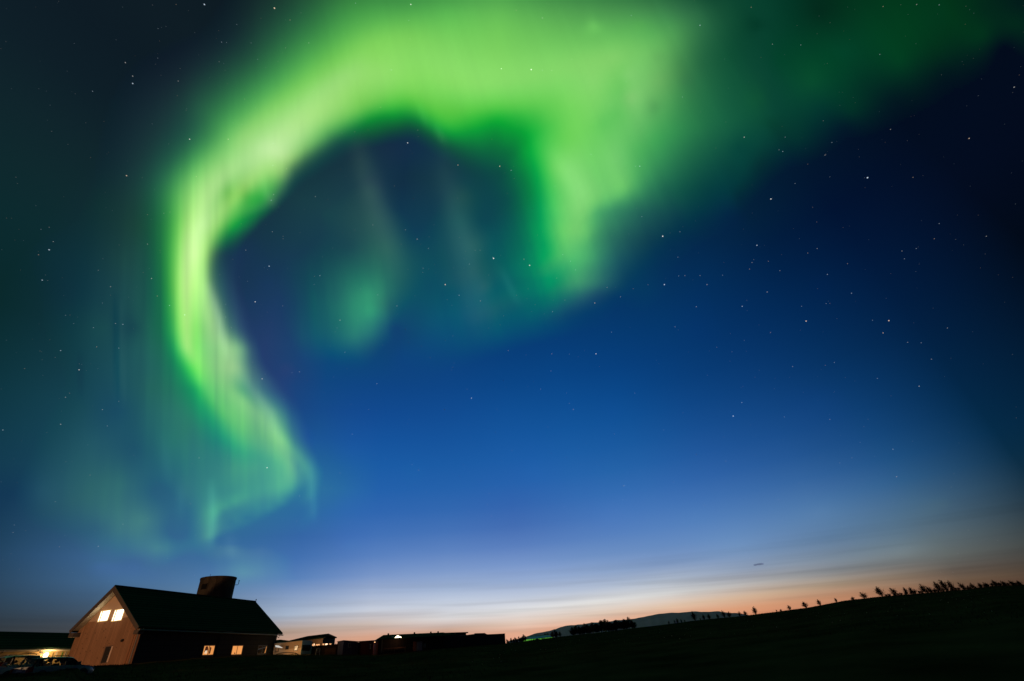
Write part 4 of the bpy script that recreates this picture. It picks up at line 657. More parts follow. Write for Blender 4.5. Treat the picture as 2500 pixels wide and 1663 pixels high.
# ------------------------------------------------------------------ caravan and hamlet behind the barn
def two(pa,Da,pb,Db,dz=0):
    a=on_ground(*pa,Da); b=on_ground(*pb,Db); z=min(a[2],b[2])-.1+dz; a[2]=b[2]=z; return Plane(a,b),a,b
def build_caravan():
    a=at(666,1598,104); b=at(733.5,1597,102); c=at(758.5,1597,105); z=min(b[2],a[2])-.05; a[2]=b[2]=c[2]=z
    PS=Plane(a,b); PF=Plane(b,c)
    root=empty('caravan',b,'long cream caravan with rounded end and big dark front window, parked right of barn','caravan')
    zt=(PS.pt(673,1569)[2]+PS.pt(731,1566)[2])/2; zm=PS.pt(700,1585)[2]
    m1=mat('caravan_cream',(.50,.36,.22),.55,noise=(.6,.06)); m2=mat('caravan_lower_band',(.72,.55,.36),.5); m3=mat('caravan_front_shell',(.16,.30,.30),.5)
    dep=-PS.n*2.25
    prism('side_panel',[a,b,np.array([*b[:2],zm]),np.array([*a[:2],zm])],dep,m2,root)
    A2=np.array([*a[:2],zm+.003]); B2=np.array([*b[:2],zm+.003]); prism('body',[A2+PS.n*.012,B2+PS.n*.012,np.array([*b[:2],zt])+PS.n*.012,np.array([*a[:2],zt])+PS.n*.012],dep,m1,root)
    # rounded front cap
    wF=np.linalg.norm((c-b)[:2]); prof=[]; 
    for t in np.linspace(0,math.pi/2,7): prof.append((wF-.45+.45*math.cos(t-0),zt-.45+.45*math.sin(t)))
    pts=[(0.02,z),(wF,z)]+prof+[(.32,zt+.02),(.02,zt-.03)]
    P3=[np.array([b[0]+PF.u[0]*s,b[1]+PF.u[1]*s,zz])+PF.n*.05 for s,zz in pts]; prism('front_shell',P3,-PF.n*1.1,m3,root)
    wp=[]; s0,s1=PF.pt(736,1585),PF.pt(756.5,1585); us=(s0-b)@PF.u; ue=(s1-b)@PF.u; z1=PF.pt(745,1574.8)[2]; z0=PF.pt(745,1589)[2]
    wp=[(us,z1),(ue,z1),(ue,z0+.45)]+[(ue-.4+.4*math.cos(t),z0+.4-.4*math.sin(t)) for t in np.linspace(.3,math.pi/2,5)]+[(us+.4-.4*math.sin(t),z0+.4-.4*math.cos(t)) for t in np.linspace(0,math.pi/2-.2,5)]+[(us,z0+.45)]
    prism('front_window',[np.array([b[0]+PF.u[0]*s,b[1]+PF.u[1]*s,zz])+PF.n*.07 for s,zz in wp],PF.n*.03,M_glass,root)
    for (x0,y0,x1,y1,m) in ((697.5,1585,705,1577.5,M_glass),(718.5,1588,727.5,1576.5,glow_mat('caravan_window_light',(1,.62,.30),1.1,(4,4,4,1.2,.35))),(673,1591,681,1581,glow_mat('dim_window',(.8,.35,.12),.14))):
        R=box_pts(PS,x0,y0,x1,y1,.0); w=frame_ring('window',[p+PS.n*.05 for p in R],.07,.06,PS.n,PS.u,M_trim,root); prism('pane',[p+PS.n*.035 for p in R],-PS.n*.02,m,w)
    A3=np.array([*a[:2],zt])+PS.n*.05; B3=np.array([*b[:2],zt])+PS.n*.05; tube('roof_rail',[A3,B3],.05,M_gutter,root,6)
    aw=[PS.pt(672,1575.5,.05),PS.pt(681,1576.5,.05),PS.pt(690,1581.5,1.3),PS.pt(673,1579.5,1.3)]; prism('awning',aw,-Z*.04,mat('awning_lit_cloth',(.85,.85,.82),.7,emit=(1,.95,.9),es=.55),root)  # lamp light on the awning is put into its cloth as glow
    l=lamp('caravan_lamp',PS.pt(688,1587,3.0),40,(1,.55,.25),.3); l.parent=root; l.location-=root.location
    l=lamp('window_lamp',PS.pt(724,1588,3.0),95,(1,.55,.2),.3); l.parent=root; l.location-=root.location
    h=[PS.pt(x,y,4.) for x,y in ((672,1600),(678,1596.5),(688,1594.2),(700,1593.2),(712,1593.6),(722,1595),(729,1598.5))]
    tube('hoop_frame',h,.06,M_trim,None,6); o=bpy.data.objects['hoop_frame']; props(o,'low dark curved hoop standing in the grass in front of the caravan','hoop')
build_caravan()
def gable_roof(root,P0,P1,zed,zr,depth,over,m,hipL=0,hipR=0,name='roof'):
    "roof over a front wall P0..P1: eave height zed, ridge zr, house depth"
    u=(P1-P0); u[2]=0; Ln=np.linalg.norm(u); u/=Ln; n=np.array([u[1],-u[0],0]); n*=np.sign(n@(EYE-P0))
    q=lambda s,o,z: np.array([P0[0]+u[0]*s+n[0]*o,P0[1]+u[1]*s+n[1]*o,z])
    A,B=q(-over,over,zed),q(Ln+over,over,zed); C,Dd=q(Ln+over-hipR,-depth/2,zr),q(-over+hipL,-depth/2,zr); E,F=q(Ln+over,-depth-over,zed),q(-over,-depth-over,zed)
    prism(name,[A,B,C,Dd],-Z*.14,m,root); prism(name,[C+Z*.003,E+Z*.003,F+Z*.003,Dd+Z*.003],-Z*.14,m,root)
    if hipL: prism(name,[A-Z*.003,Dd-Z*.003,F-Z*.003],-Z*.14,m,root)
    if hipR: prism(name,[B-Z*.003,C-Z*.003,E-Z*.003],-Z*.14,m,root)
    return A,B,C,Dd
def build_green_house():
    a=at(710.6,1598,126); b=at(784,1598,122); c=at(813.5,1598,127); zb=a[2]-1; zb=b[2]-.8; a[2]=b[2]=c[2]=zb
    P1=Plane(a,b); P2=Plane(b,c); root=empty('bungalow',b,'cream bungalow with a dark green hipped roof and glowing ground-floor windows behind the fence','house')
    ze=P1.pt(784,1557.5)[2]; m=mat('bungalow_wall',(.40,.30,.22),.85,noise=(1,.1))
    d=c-b; prism('wall',[a,b,c,a+d],Z*(ze-zb),m,root)
    prism('gable_wall',[b+Z*.0+P2.n*.02,c+P2.n*.02,np.array([*c[:2],ze+.1])+P2.n*.02,np.array([*b[:2],ze+.1])+P2.n*.02],P2.n*.03,mat('grey_gable_wall',(.14,.14,.14),.85),root)
    PO=P1.back(1.0); r0=at(722,1549,129); E0=PO.pt(702,1560); G1=P2.back(1.0)
    E1=G1.pt(780,1558.5); E1[2]=E0[2]=ze+.05; X=P2.back(1.2).pt(801.5,1547); R0=X+(a-b)/np.linalg.norm(a-b)*(np.linalg.norm(a-b)-2.2); R0[2]=X[2]
    K=P2.back(1.0).pt(821.6,1556.5); K[2]=ze+.05; E1=b+P1.n*1.0+P2.n*1.0; E1[2]=ze+.05; E0=a+P1.n*1.0-P1.u*np.sign((b-a)@P1.u)*1.2; E0[2]=ze+.05
    prism('roof',[E0,E1,X,R0],-Z*.2,M_roofmetal,root); K2=K+(E0-E1); prism('roof',[X+Z*.004,K+Z*.004,K2+Z*.004,R0+Z*.004],-Z*.2,M_roofmetal,root); prism('roof',[E0-Z*.003,R0-Z*.003,K2-Z*.003],-Z*.2,M_roofmetal,root)
    prism('gable_panel',[E1+P2.n*-.9,X-P2.n*.9,K-P2.n*.9],-P2.n*.1,mat('gable_boards_dark',(.10,.06,.045),.8),root)
    tube('verge_board',[E1-Z*.1,X-Z*.1,K-Z*.1],.12,M_trim,root,5)
    ow=glow_mat('bungalow_window_light',(1,.45,.18),1.0); hw_=glow_mat('bungalow_window_bright',(1,.62,.36),2.6)
    for pl,x0,y0,x1,y1,mm in ((P1,760,1577.5,765,1572.3,ow),(P1,765.6,1577.5,768.2,1571.3,hw_),(P1,770.5,1577,781,1572,ow),(P2,786.5,1575.2,792,1571.5,ow),(P2,793.8,1576,800,1571.4,hw_),(P2,803,1575,809.3,1571.4,ow)):
        R=box_pts(pl,x0,y0,x1,y1,.06); w=frame_ring('window',[p+pl.n*.03 for p in R],.08,.1,pl.n,pl.u,M_trim,root); prism('pane',[p+pl.n*.01 for p in R],-pl.n*.02,mm,w)
    l=lamp('bungalow_lamp',P1.pt(766,1575,2.5),70,(1,.5,.22),.3); l.parent=root; l.location-=root.location
    # lower annex with its own small green roof
    a=at(664,1598,122); b=at(703,1598,121); zb=b[2]-.8; a[2]=b[2]=zb; pl=Plane(a,b); ze=pl.pt(690,1568)[2]; zr=pl.back(-2.5).pt(681,1562)[2]
    root=empty('annex',b,'low annex with a small dark green roof showing between barn and bungalow','house')
    prism('wall',[a,b,np.array([*b[:2],ze]),np.array([*a[:2],ze])],-pl.n*5,M_cream,root); gable_roof(root,a,b-pl.u*0,ze,zr,5,.4,M_roofmetal,hipR=3.2)
build_green_house()
def build_yard():
    wood=stripes('fence_boards',(.028,.018,.012),(.008,.006,.005),7,(1,0,0),.85,.5)
    pl,a,b=two((758,1598),106,(821,1599),106); zt=pl.pt(790,1575.5)[2]; F0=np.array([*a[:2],zt]); F1=np.array([*b[:2],zt])
    root=empty('fence',a,'tall dark board fence between the caravan and the blue shed','fence')
    nb=12
    prism('fence_panel',[a,b,F1,F0],-pl.n*.05,wood,root)
    for i in range(nb+1): p=a+(b-a)*i/nb; prism('post',[p+pl.n*.01,p+pl.n*.01+pl.u*.12,p+pl.n*.01+pl.u*.12+Z*(zt-a[2]+.08),p+pl.n*.01+Z*(zt-a[2]+.08)],pl.n*.08,wood,root)
    q0=pl.pt(792,1598,.5); q1=pl.pt(819,1598,.5); q0[2]=q1[2]=a[2]; zz=pl.pt(800,1583,.5)[2]; 
    st=empty('woodpile',q0,'brownish stacked pallet screen leaning before the dark fence','pallet'); 
    for i in range(9): p=q0+(q1-q0)*i/9; prism('board',[p,p+(q1-q0)/9*.9,p+(q1-q0)/9*.9+Z*(zz-a[2]),p+Z*(zz-a[2])],pl.n*.05,mat('pallet_wood',(.07,.038,.018),.85,noise=(4,.3)),st)
    prism('crossbar',[q0+Z*.5+pl.n*.06,q1+Z*.5+pl.n*.06,q1+Z*.62+pl.n*.06,q0+Z*.62+pl.n*.06],pl.n*.05,mat('pallet_wood_bar',(.06,.035,.018),.85),st)
    # white garden chair
    c=on_ground(775.5,1597,99); s=pl.u*.3; f=pl.n*.25; m=mat('white_chair',(.35,.38,.36),.6)
    root=empty('garden_chair',c,'small white garden chair standing in front of the dark fence','chair')
    for i,(sx,sf) in enumerate(((-1,-1),(1,-1),(-1,1),(1,1))): tube('leg',[c+s*sx+f*sf,c+s*sx*.9+f*sf*.9+Z*.45],.03,m,root,6)
    prism('seat',[c-s-f+Z*.45,c+s-f+Z*.45,c+s+f+Z*.45,c-s+f+Z*.45],Z*.04,m,root)
    tube('backrest',[c-s-f+Z*.45,c-s*.95-f*1.1+Z*.95,c-s*.6-f*1.2+Z*1.02,c+s*.6-f*1.2+Z*1.02,c+s*.95-f*1.1+Z*.95,c+s-f+Z*.45],.035,m,root,6); tube('back_slat',[c-s*.9-f*1.1+Z*.75,c+s*.9-f*1.1+Z*.75],.03,m,root,6)
    # sheds
    def shed(name,label,c0,c1,c2,dep,tops,mL,mR,win,extra=None):
        a,b,c=[at(x,y,D) for x,y,D in (c0,c1,c2)]; zb=min(a[2],b[2],c[2])-.15; a[2]=b[2]=c[2]=zb; Pa=Plane(a,b); Pb=Plane(b,c)
        zt=[Plane(a,b).pt(*tops[0])[2],Plane(a,b).pt(*tops[1])[2],Plane(b,c).pt(*tops[2])[2]]
        root=empty(name,b,label,'shed','sheds beside the dark fence'); d=a+c-b
        T=lambda p,z: np.array([*p[:2],z])
        V=[a,b,c,d,T(a,zt[0]),T(b,zt[1]),T(c,zt[2]),T(d,zt[0]+zt[2]-zt[1])]
        mesh_obj('wall',V,[[0,1,5,4],[2,3,7,6],[3,0,4,7]],mL,root); fixn(bpy.data.objects[-1]) if False else None
        prism('end_wall',[b+Pb.n*.02,c+Pb.n*.02,T(c,zt[2])+Pb.n*.02,T(b,zt[1])+Pb.n*.02],Pb.n*.02,mR,root)
        cen=(a+b+c+d)/4; g=lambda p,z: T(p+(p-cen)*.05,z+.05)
        prism('roof',[g(a,zt[0]),g(b,zt[1]),g(c,zt[2]),g(d,zt[0]+zt[2]-zt[1])],Z*.09,M_trim,root)
        pl_=Pb if win[4] else Pa; R=box_pts(pl_,*win[:4],.05); w=frame_ring('window',[p+pl_.n*.03 for p in R],.07,.08,pl_.n,pl_.u,mat('shed_frame',win[5],.6),root); prism('pane',[p+pl_.n*.01 for p in R],-pl_.n*.02,M_glass,w)
        return root,Pa,Pb,b
    mb=stripes('blue_shed_boards',(.03,.05,.14),(.015,.02,.06),3,(1,0,0),.7,.5); mb2=stripes('navy_shed_boards',(.03,.035,.08),(.012,.015,.04),3,(1,0,0),.7,.5)
    shed('blue_shed','dark navy blue shed with a small pale-framed window, right of the fence',(820.5,1599,112),(835.5,1600,104),(873,1600,107),3,((820.6,1569.3),(835.5,1566.8),(873,1568.3)),mb,mb2,(850.5,1580,855.3,1571,True,(.16,.22,.22)))
    mr=stripes('red_boards_shaded',(.075,.014,.010),(.03,.008,.006),3,(1,0,0),.7,.5); mr2=stripes('red_boards_lit',(.20,.045,.028),(.09,.02,.015),3,(0,1,0),.7,.5)  # one red shed: lit and shaded sides set by board colour
    root,Pa,Pb,bb=shed('red_shed','dark red shed with a lit side wall, between the blue shed and the long building',(873.6,1600,108),(909.5,1600,103),(928,1598,111),3,((873.6,1568),(909.5,1566),(927.5,1569)),mr,mr2,(902.3,1583.5,905.2,1574,False,(.30,.34,.36)))
    p=Pb.pt(915,1568,.5); tube('wall_lamp',[p-Pb.u*.25,p+Pb.u*.25],.07,glow_mat('shed_lamp_light',(1,.5,.2),1.6),root,8); l=lamp('shed_lamp_source',p+Pb.n*.9-Z*.4,30,(1,.5,.25),.1); l.parent=root; l.location-=root.location
build_yard()
def build_hall():
    a=at(929,1596,108); b=at(1085,1586,121); zb=min(a[2],b[2])-.6; a[2]=b[2]=zb; pl=Plane(a,b); root=empty('long_hall',a,'long low dark building with a green roof and one brightly glowing triangular dormer','building')
    T=lambda p,z: np.array([*p[:2],z]); ze=pl.pt(929,1560.8)[2]; ze2=pl.pt(1034,1556.5)[2]
    dw=stripes('hall_cladding',(.020,.014,.012),(.010,.007,.006),2.5,(1,0,0),.8,.4)
    prism('wall',[a,b,T(b,ze),T(a,ze)],-pl.n*9,dw,root); rb=pl.back(-3.5)
    rpt=lambda x,y: rb.pt(x,y)
    E0=pl.pt(924.8,1560.2,.6); E1=pl.pt(1092,1560,.6); E0[2]=E1[2]=ze+.05; R0=rpt(936,1552.2); R1=rpt(1082,1542.5); R1[2]=(R0[2]+R1[2])/2; R0[2]=R1[2]; E1=E0+pl.u*((R1-E0)@pl.u+1.)
    prism('roof',[E0,E1,R1,R0],-Z*.18,M_roofmetal,root)
    back=[R0+Z*.004,R1+Z*.004,E1-pl.n*8.5,E0-pl.n*8.5+pl.u*6]; prism('roof',back,-Z*.18,M_roofmetal,root)
    prism('roof_hip',[E0-Z*.003,R0-Z*.003,E0-pl.n*8.5+pl.u*6-Z*.003],-Z*.18,M_roofmetal,root)
    for x in (946.5,1007,1048.5,1068): p=R0+(R1-R0)*((x-936)/146); tube('roof_vent',[p,p+Z*.25],.18,M_trim,root,8)
    rect('end_panel',pl,929.5,1594,934.8,1561.5,.05,.04,mat('pale_corner_panel',(.09,.11,.10),.7),root)
    rect('rail',pl,936.7,1582.8,990,1581.6,.5,.1,mat('rail_timber',(.11,.055,.035),.7),root)
    for x in (937.5,963,989): p=pl.pt(x,1583,.45); tube('rail_post',[p,T(p,zb)],.05,M_trim,root,6)
    # glowing dormer
    P=[pl.pt(x,y,.3) for x,y in ((961,1558.4),(969.5,1551.2),(980,1555.8),(979.8,1558.2))]; d=prism('dormer',[p+pl.n*.05 for p in P],-pl.n*1.6,M_trim,root); c=sum(P)/4
    prism('dormer_glazing',[c+(p-c)*.93+pl.n*.06 for p in P],pl.n*.03,glow_mat('dormer_light',(1,.78,.5),5),d)
    l=lamp('dormer_lamp',c+pl.n*1.3-Z*.4,30,(1,.5,.25),.2); l.parent=root; l.location-=root.location
    rect('brown_door',pl,1008.5,1591,1016.5,1566.5,.06,.05,mat('brown_door_wood',(.42,.16,.08),.7,noise=(3,.2)),root)
    R=box_pts(pl,1017,1591,1031.4,1566,.06); dd=prism('blue_door',R,-pl.n*.05,mat('teal_door_paint',(.22,.26,.26),.7),root)
    for k in (0.1,.55): prism('door_panel',[R[0]+(R[1]-R[0])*k+Z*.25+pl.n*.004,R[0]+(R[1]-R[0])*(k+.36)+Z*.25+pl.n*.004,R[0]+(R[1]-R[0])*(k+.36)+Z*1.4+pl.n*.004,R[0]+(R[1]-R[0])*k+Z*1.4+pl.n*.004],pl.n*.03,mat('teal_panel',(.30,.34,.34),.7),dd)
    R=box_pts(pl,1035,1581,1039.5,1571.5,.06); w=frame_ring('window',R,.07,.06,pl.n,pl.u,mat('grey_frame',(.12,.15,.15),.7),root); prism('pane',[p-pl.n*.02 for p in R],-pl.n*.02,M_glass,w)
    # second block, set back, with pale band under the roof
    a=at(1010,1590,128); b=at(1139,1580,146); a[2]=b[2]=min(a[2],b[2])-1; pl=Plane(a,b); r2=empty('rear_hall',b,'dark block behind the long building with a pale strip of wall under its flat roof','building')
    zt=(pl.pt(1090,1546.5)[2]+pl.pt(1139,1547.5)[2])/2; prism('wall',[a,b,T(b,zt),T(a,zt)],-pl.n*8,mat('maroon_wall',(.05,.022,.018),.85),r2)
    prism('roof',[T(a,zt+.003)+pl.n*.4,T(b,zt+.003)+pl.n*.4+pl.u*.4,T(b,zt+.003)-pl.n*8.4+pl.u*.4,T(a,zt+.003)-pl.n*8.4],Z*.25,M_roofmetal,r2)
    pw=mat('pale_wall_band',(.6,.5,.5),.8); 
    for i,x in enumerate(np.arange(1072,1131,7.5)): rect('window',pl,x,1556.5,x+6.6,1550.2,.06,.05,pw,r2)
    rect('wall_panel',pl,1015,1559,1034,1554.,.06,.05,pw,r2); rect('wall_panel',pl,1046,1558.5,1058,1554.,.06,.05,mat('brown_lit_band',(.14,.08,.05),.8),r2)
    # dark block on the right with the raised middle
    a=at(1040,1588,120); b=at(1232.5,1572,150); zb=b[2]-1.0; a[2]=b[2]=zb; pl=Plane(a,b); r3=empty('dark_barn',b,'black flat-roofed farm block with a raised middle section, at the right end of the buildings','building')
    dk=stripes('black_cladding',(.012,.012,.014),(.007,.007,.008),1.2,(1,0,0),.8,.4)
    prof=[(1045,1590),(1234.5,1574),(1231.5,1548),(1188.5,1550.2),(1182.5,1547),(1160.5,1547.6),(1156,1551.6),(1141,1552),(1139,1553),(1048,1556.5)]
    P=[pl.pt(x,y) for x,y in prof]; P[0][2]=P[1][2]=zb; P[2][:2]=P[1][:2]; P[-1][:2]=P[0][:2]
    prism('wall',P,-pl.n*10,dk,r3)
    for i in range(2,9): prism('roof_edge',[P[i]+pl.n*.1,P[i+1]+pl.n*.1,P[i+1]+pl.n*.1+Z*.12,P[i]+pl.n*.1+Z*.12],-pl.n*.3,M_trim,r3)
build_hall()
def build_greenhouse():
    a=at(1297.5,1567,172); b=at(1350,1561,176); z=min(a[2],b[2])-.8; a[2]=b[2]=z; pl=Plane(a,b); root=empty('greenhouse',a,'low greenhouse glowing lime green from inside among the far trees','greenhouse')
    zt=(pl.pt(1300,1558.5)[2]+pl.pt(1348,1556.5)[2])/2; T=lambda p,zz: np.array([*p[:2],zz]); L_=(b-a); m=glow_mat('green_grow_light',(.22,.85,.08),.42,(.25,.25,1.5,1.6,.12)); m2=glow_mat('green_roof_light',(.10,.42,.10),.05,(.3,.3,1,1.5,.4))
    prism('glass_wall',[a,b,T(b,zt),T(a,zt)],-pl.n*6,m,root)
    rz=zt+.75; r0=T(a-pl.n*3,rz); r1=T(b-pl.n*3,rz); prism('glass_roof',[T(a,zt+.01)+pl.n*.1,T(b,zt+.01)+pl.n*.1,r1,r0],-Z*.05,m2,root)
    for i in range(9): p=a+L_*i/8+pl.n*.03; tube('mullion',[p,T(p,zt)],.07,M_trim,root,5)
    tube('ridge_bar',[r0,r1],.08,M_trim,root,5)
    a=at(1300,1568,165); b=at(1324,1566,165); z=min(a[2],b[2])-.8; a[2]=b[2]=z; pl=Plane(a,b); root=empty('garden_shed',a,'small dark gabled shed silhouetted against the green glowing greenhouse','shed')
    ap=pl.pt(1311,1559); zz=pl.pt(1300,1566)[2]; prism('wall',[a,b,T(b,zz),ap,T(a,zz)],-pl.n*3,mat('shed_dark_wood',(.02,.018,.014),.85),root); tube('roof_edge',[T(a,zz)-Z*.1+pl.n*.1,ap+pl.n*.1,T(b,zz)+pl.n*.1-Z*.1],.09,M_trim,root,5)
build_greenhouse()
# ------------------------------------------------------------------ trees and shrubs
M_leaf=mat('tree_leaves',(.030,.028,.014),.9,noise=(.8,.4),spec=0); M_leaf2=mat('lit_brown_leaves',(.26,.18,.07),.9,noise=(.8,.35),spec=.1); M_bark=mat('bark',(.05,.035,.025),.95)  # M_leaf2 is the lit copy, warm light put into the leaf colour
def tree_mesh(seed,slim,dens_,open_=0.0):
    "unit-height tree: trunk mesh and crown mesh"
    r=np.random.default_rng(seed); TV=[];TF=[];LV=[];LF=[]
    def limb(p,q_,r0,r1,seg=5):
        p=np.array(p,float);q_=np.array(q_,float); d=(q_-p)/np.linalg.norm(q_-p); h=np.array([1,0,0.]) if abs(d[0])<.8 else np.array([0,1.,0]); e=np.cross(d,h);e/=np.linalg.norm(e);f=np.cross(d,e);b=len(TV)
        for c,rr in((p,r0),(q_,r1)):
            for k in range(seg): t=2*math.pi*k/seg; TV.append(c+rr*(math.cos(t)*e+math.sin(t)*f))
        for k in range(seg): TF.append([b+k,b+(k+1)%seg,b+seg+(k+1)%seg,b+seg+k])
    shr=open_>.1; ns=3 if shr else int(r.integers(2,4))
    for s in range(ns):
        o=np.array([r.normal(0,.04*ns),r.normal(0,.04*ns),0]) if ns>1 else np.zeros(3); hh=1.0 if s==0 else r.uniform(.6,.9); lean=r.normal(0,.04,2)
        limb(o,o+np.array([lean[0],lean[1],hh*.5]),.022,.014); limb(o+np.array([lean[0],lean[1],hh*.5]),o+np.array([lean[0]*2,lean[1]*2,hh*.97]),.014,.004)
        for k in range(int(26*dens_)):
            t=r.uniform(.01 if shr else .05,.97); c=o+np.array([lean[0]*2*t,lean[1]*2*t,hh*t]); a=r.uniform(0,6.283); ln=slim*(1-t)**(1.05 if shr else .75)*r.uniform(.5,1.1)*.62+.035; up=r.uniform(.5,1.5) if shr else r.uniform(.5,1.15)
            e=c+np.array([math.cos(a)*ln,math.sin(a)*ln,ln*up]); limb(c,e,.007,.002,3)
            for j in range(int(9+60*ln)):
                q_=c+(e-c)*r.uniform(.25,1.08)+r.normal(0,.016+.03*ln,3); s_=r.uniform(.010,.026)*(1.0-open_*.3); n1=r.normal(size=3); n1/=np.linalg.norm(n1); n2=np.cross(n1,r.normal(size=3)); n2/=np.linalg.norm(n2); b=len(LV)
                LV.extend([q_+n1*s_*1.7,q_+n2*s_*.7,q_-n1*s_*1.4,q_-n2*s_*.7]); LF.append([b,b+1,b+2,b+3])
    def mk(nm,V,F,m): me=bpy.data.meshes.new(nm); me.from_pydata([tuple(v) for v in V],[],F); me.materials.append(m); return me
    return mk('trunk',TV,TF,M_bark),mk('crown',LV,LF,M_leaf)
KIND={'shrub':[tree_mesh(s,.85,1.6,.2) for s in (1,2,3,4)],'tree':[tree_mesh(s,.63,2.4) for s in (11,12,13)],'lit':None}
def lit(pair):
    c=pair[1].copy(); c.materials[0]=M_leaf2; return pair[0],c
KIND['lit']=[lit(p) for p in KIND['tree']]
def plant(kind,px,py,D,hpx,label,group,wide=1.0,tilt=0.0,name='shrub',cat='shrub',sink=.1):
    p=at(px,py,D); g=gz(p[0],p[1]); t=at(px,py-hpx,D); h=max(.6,(t[2]-p[2])*(random.uniform(.8,1.15) if kind=='shrub' else 1.0)); root=empty(name,(p[0],p[1],g-sink),label,cat,group)
    tm,lm=random.choice(KIND[kind]); root.scale=(h*wide,h*wide,h); az_=math.atan2(p[0],p[1]); root.rotation_euler=(0,0,random.uniform(0,6.28))
    if tilt: # wind lean towards the left of the picture
        ax=Vector((math.sin(az_),math.cos(az_),0)); root.rotation_euler=(Matrix.Rotation(-tilt,3,ax)@Matrix.Rotation(random.uniform(0,6.28),3,'Z')).to_euler()
    for nm,me in (('trunk',tm),('crown',lm)): o=bpy.data.objects.new(nm,me); COL.objects.link(o); o.parent=root
    return root
HILL=[(1634,1524,10,6),(1648,1522,9,5),(1656,1521,14,10),(1664,1520,11,7),(1673,1519,6,5),(1697,1517,22,16),(1711,1515,7,5),(1720,1512,14,10),(1733,1511,16,13),(1753,1509,13,10),(1769,1506,17,12),(1781,1506,15,15),(1807,1503,14,12),(1821,1502,12,12),(1848,1499.5,23,19),(1897,1492.7,7,5),(1908,1491,4,5),(1929,1488,15,16),(1968,1484,17,20),(2004,1477,17,15),(2043,1470,12,10),(2084,1464,11,15),(2113,1460.5,20,20),(2155,1455.6,25,24),(2189,1452,24,24),(2217,1450,24,18),(2232,1450,23,20),(2260,1447.5,29,22),(2274,1447,20,16),(2296,1444,29,20),(2313,1443,28,20),(2333,1442,29,20),(2356,1440,25,18),(2378,1437,20,16),(2397,1434,15,14),(2413,1432,17,14),(2432,1430,19,14),(2444,1430,12,14),(2456,1430,15,14),(2475,1429,16,14),(2493,1429,17,16)]
NOTE={0:'tiny thin shrub at the left end of the hillside row, below the mountain',5:'tallest dark conifer-like shrub standing against the mountain',14:'lone spiky shrub where the mountain slope ends at the hill',15:'short sprig on the bare stretch of the hill crest',17:'bushy wind-combed shrub, first big one after the bare stretch of crest',19:'slim pointed shrub leaning left on the hill crest',22:'round leafy shrub with a gap on both sides on the right hill crest',23:'tall shrub leaning left, left of the dense clump on the crest',24:'dense dark shrub leaning left with a flat dark base on the crest'}
for i,(x,y,h,w) in enumerate(HILL):
    D=float(np.interp(azel(x,y)[0],_sa,_sd))
    lab=NOTE.get(i,'wind-bent shrub in the row where the hill meets the mountain' if i<15 else ('small wind-bent shrub on the open hill crest' if i<25 else 'wind-bent shrub in the dense row along the right hill crest'))
    plant('shrub',x,y,D,h*1.0,lab,'shrubs along the hill crest' if i not in NOTE else 'shrubs along the hill crest',min(1.5,w/h*.95),.17 if x>1840 else .08)
for i in range(34):                                     # low brush that ties the right row together
    x=2165+i*10; y=float(np.interp(x,[2165,2235,2294,2372,2411,2500],[1454.5,1450,1445,1438,1432,1428]))-0; D=float(np.interp(azel(x,y)[0],_sa,_sd))-1
    plant('shrub',x+random.uniform(-3,3),y,D,random.uniform(7,12),'low scrubby bush filling the foot of the right hedge row','low bushes on the right hill crest',1.4,.3,'bush','bush')
WOODS=[(x,y,h) for x,y,h in ((1398,1552,22),(1407,1552,24),(1417,1551,22),(1427,1550,25),(1437,1549,27),(1448,1548,28),(1459,1547,30),(1470,1546,30),(1480,1545,32),(1490,1544,28),(1500,1543,26),(1511,1542,27),(1522,1541,28),(1534,1539,30),(1545,1537,22))]
for i,(x,y,h) in enumerate(WOODS):
    D=float(np.interp(azel(x,y)[0],_sa,_sd))-3
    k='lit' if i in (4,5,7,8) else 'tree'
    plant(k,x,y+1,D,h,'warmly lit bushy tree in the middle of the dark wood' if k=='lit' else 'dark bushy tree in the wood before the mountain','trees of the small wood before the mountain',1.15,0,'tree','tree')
    if i%2==0: plant('tree',x+4,y+1,D+4,h*.75,'dark bushy tree in the wood before the mountain','trees of the small wood before the mountain',1.5,0,'tree','tree')
for i,(x,y,h) in enumerate(((1240,1572,13),(1248,1571,14),(1255,1570,15),(1263,1570,13),(1270,1569,15),(1277,1569,18),(1283,1568,15))):
    plant('tree',x,y,158,h,'small tree against glowing sky, in the line just right of the black farm block' if i!=5 else 'taller dense tree closing the line right of the black farm block','tree line right of the farm block',.85 if i!=5 else 1.1,0,'tree','tree')
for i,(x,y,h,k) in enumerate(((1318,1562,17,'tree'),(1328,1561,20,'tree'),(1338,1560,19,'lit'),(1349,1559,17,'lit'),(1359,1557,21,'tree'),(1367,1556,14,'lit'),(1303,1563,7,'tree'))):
    plant(k,x,y,180 if i<3 else 168,h,'tree rising behind the green glowing greenhouse' if i<3 or i==6 else 'brownish tree standing right of the greenhouse','trees around the greenhouse',1.0,0,'tree','tree')
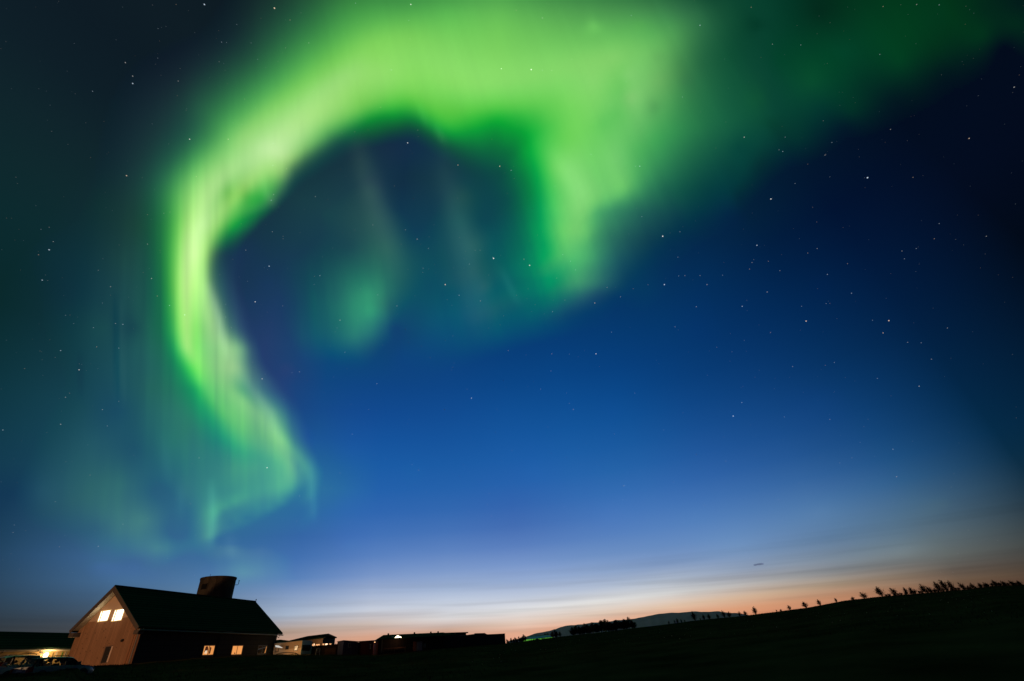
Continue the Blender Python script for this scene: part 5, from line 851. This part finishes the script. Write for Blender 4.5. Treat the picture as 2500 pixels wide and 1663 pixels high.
# ------------------------------------------------------------------ small dark cloud low in the twilight
def build_cloud():
    V=[];F=[];c0=at(1852,1377.5,9000.); r=np.random.default_rng(4); bm=bmesh.new()
    for k in range(16):
        t=k/15-.5; c=at(1852+t*17,1378-t*2.5+r.normal(0,.5),9000.); s=26*(1-abs(t)*1.3)+8
        mt=Matrix.Translation(Vector(tuple(c)))@Matrix.Diagonal((s*1.6,s*1.6,s*.26,1)); bmesh.ops.create_icosphere(bm,subdivisions=2,radius=1,matrix=mt)
    for v in bm.verts: v.co+=Vector(tuple(r.normal(0,2.0,3)))
    me=bpy.data.meshes.new('cloud'); bm.to_mesh(me); bm.free(); me.materials.append(mat('cloud_glow',(.30,.33,.42),1,emit=(.12,.15,.24),es=1,spec=0)); o=bpy.data.objects.new('cloud',me); COL.objects.link(o); props(o,'tiny dark wisp of cloud low in the twilight above the right hill','cloud')  # cloud glows faintly by itself, skylight put into its colour
build_cloud()
# ------------------------------------------------------------------ yard lamp left of the picture that lights the timber gable
def build_yard_lamp():
    p=np.array([-61.,33.,0.]); p[2]=gz(p[0],p[1])-.1; root=empty('yard_lamp',p,'tall yard post with one warm floodlight, standing beyond the left frame edge','lamp post')
    tube('pole',[p,p+Z*4.6],[.08,.05],M_trim,root,10); q_=p+Z*4.6; tube('arm',[q_,q_+np.array([.5,.1,.15])],.03,M_trim,root,6); tube('lamp_head',[q_+np.array([.45,.1,.22]),q_+np.array([.5,.1,.18]),q_+np.array([.55,.1,.0])],[.06,.16,.2],M_trim,root,12)
    h=q_+np.array([.56,.1,-.08]); tube('bulb',[h,h+Z*-.12],[.09,.05],glow_mat('yard_bulb',(1,.6,.3),20),root,10)
    l=lamp('yard_light',h-Z*.25,YARD,(1,.52,.25),.7,36,g_barn-BV*4.5+Z*5.5); l.parent=root; l.location-=root.location
    h2=q_+np.array([.3,.3,-.05]); tube('lamp_head',[h2,h2+np.array([.1,-.1,-.15])],[.1,.2],M_trim,root,10); l=lamp('yard_light',h2-Z*.3,12000,(1,.55,.30),.12,30,at(110,1625,55)+Z*.3); l.parent=root; l.location-=root.location
YARD=24000
build_yard_lamp()
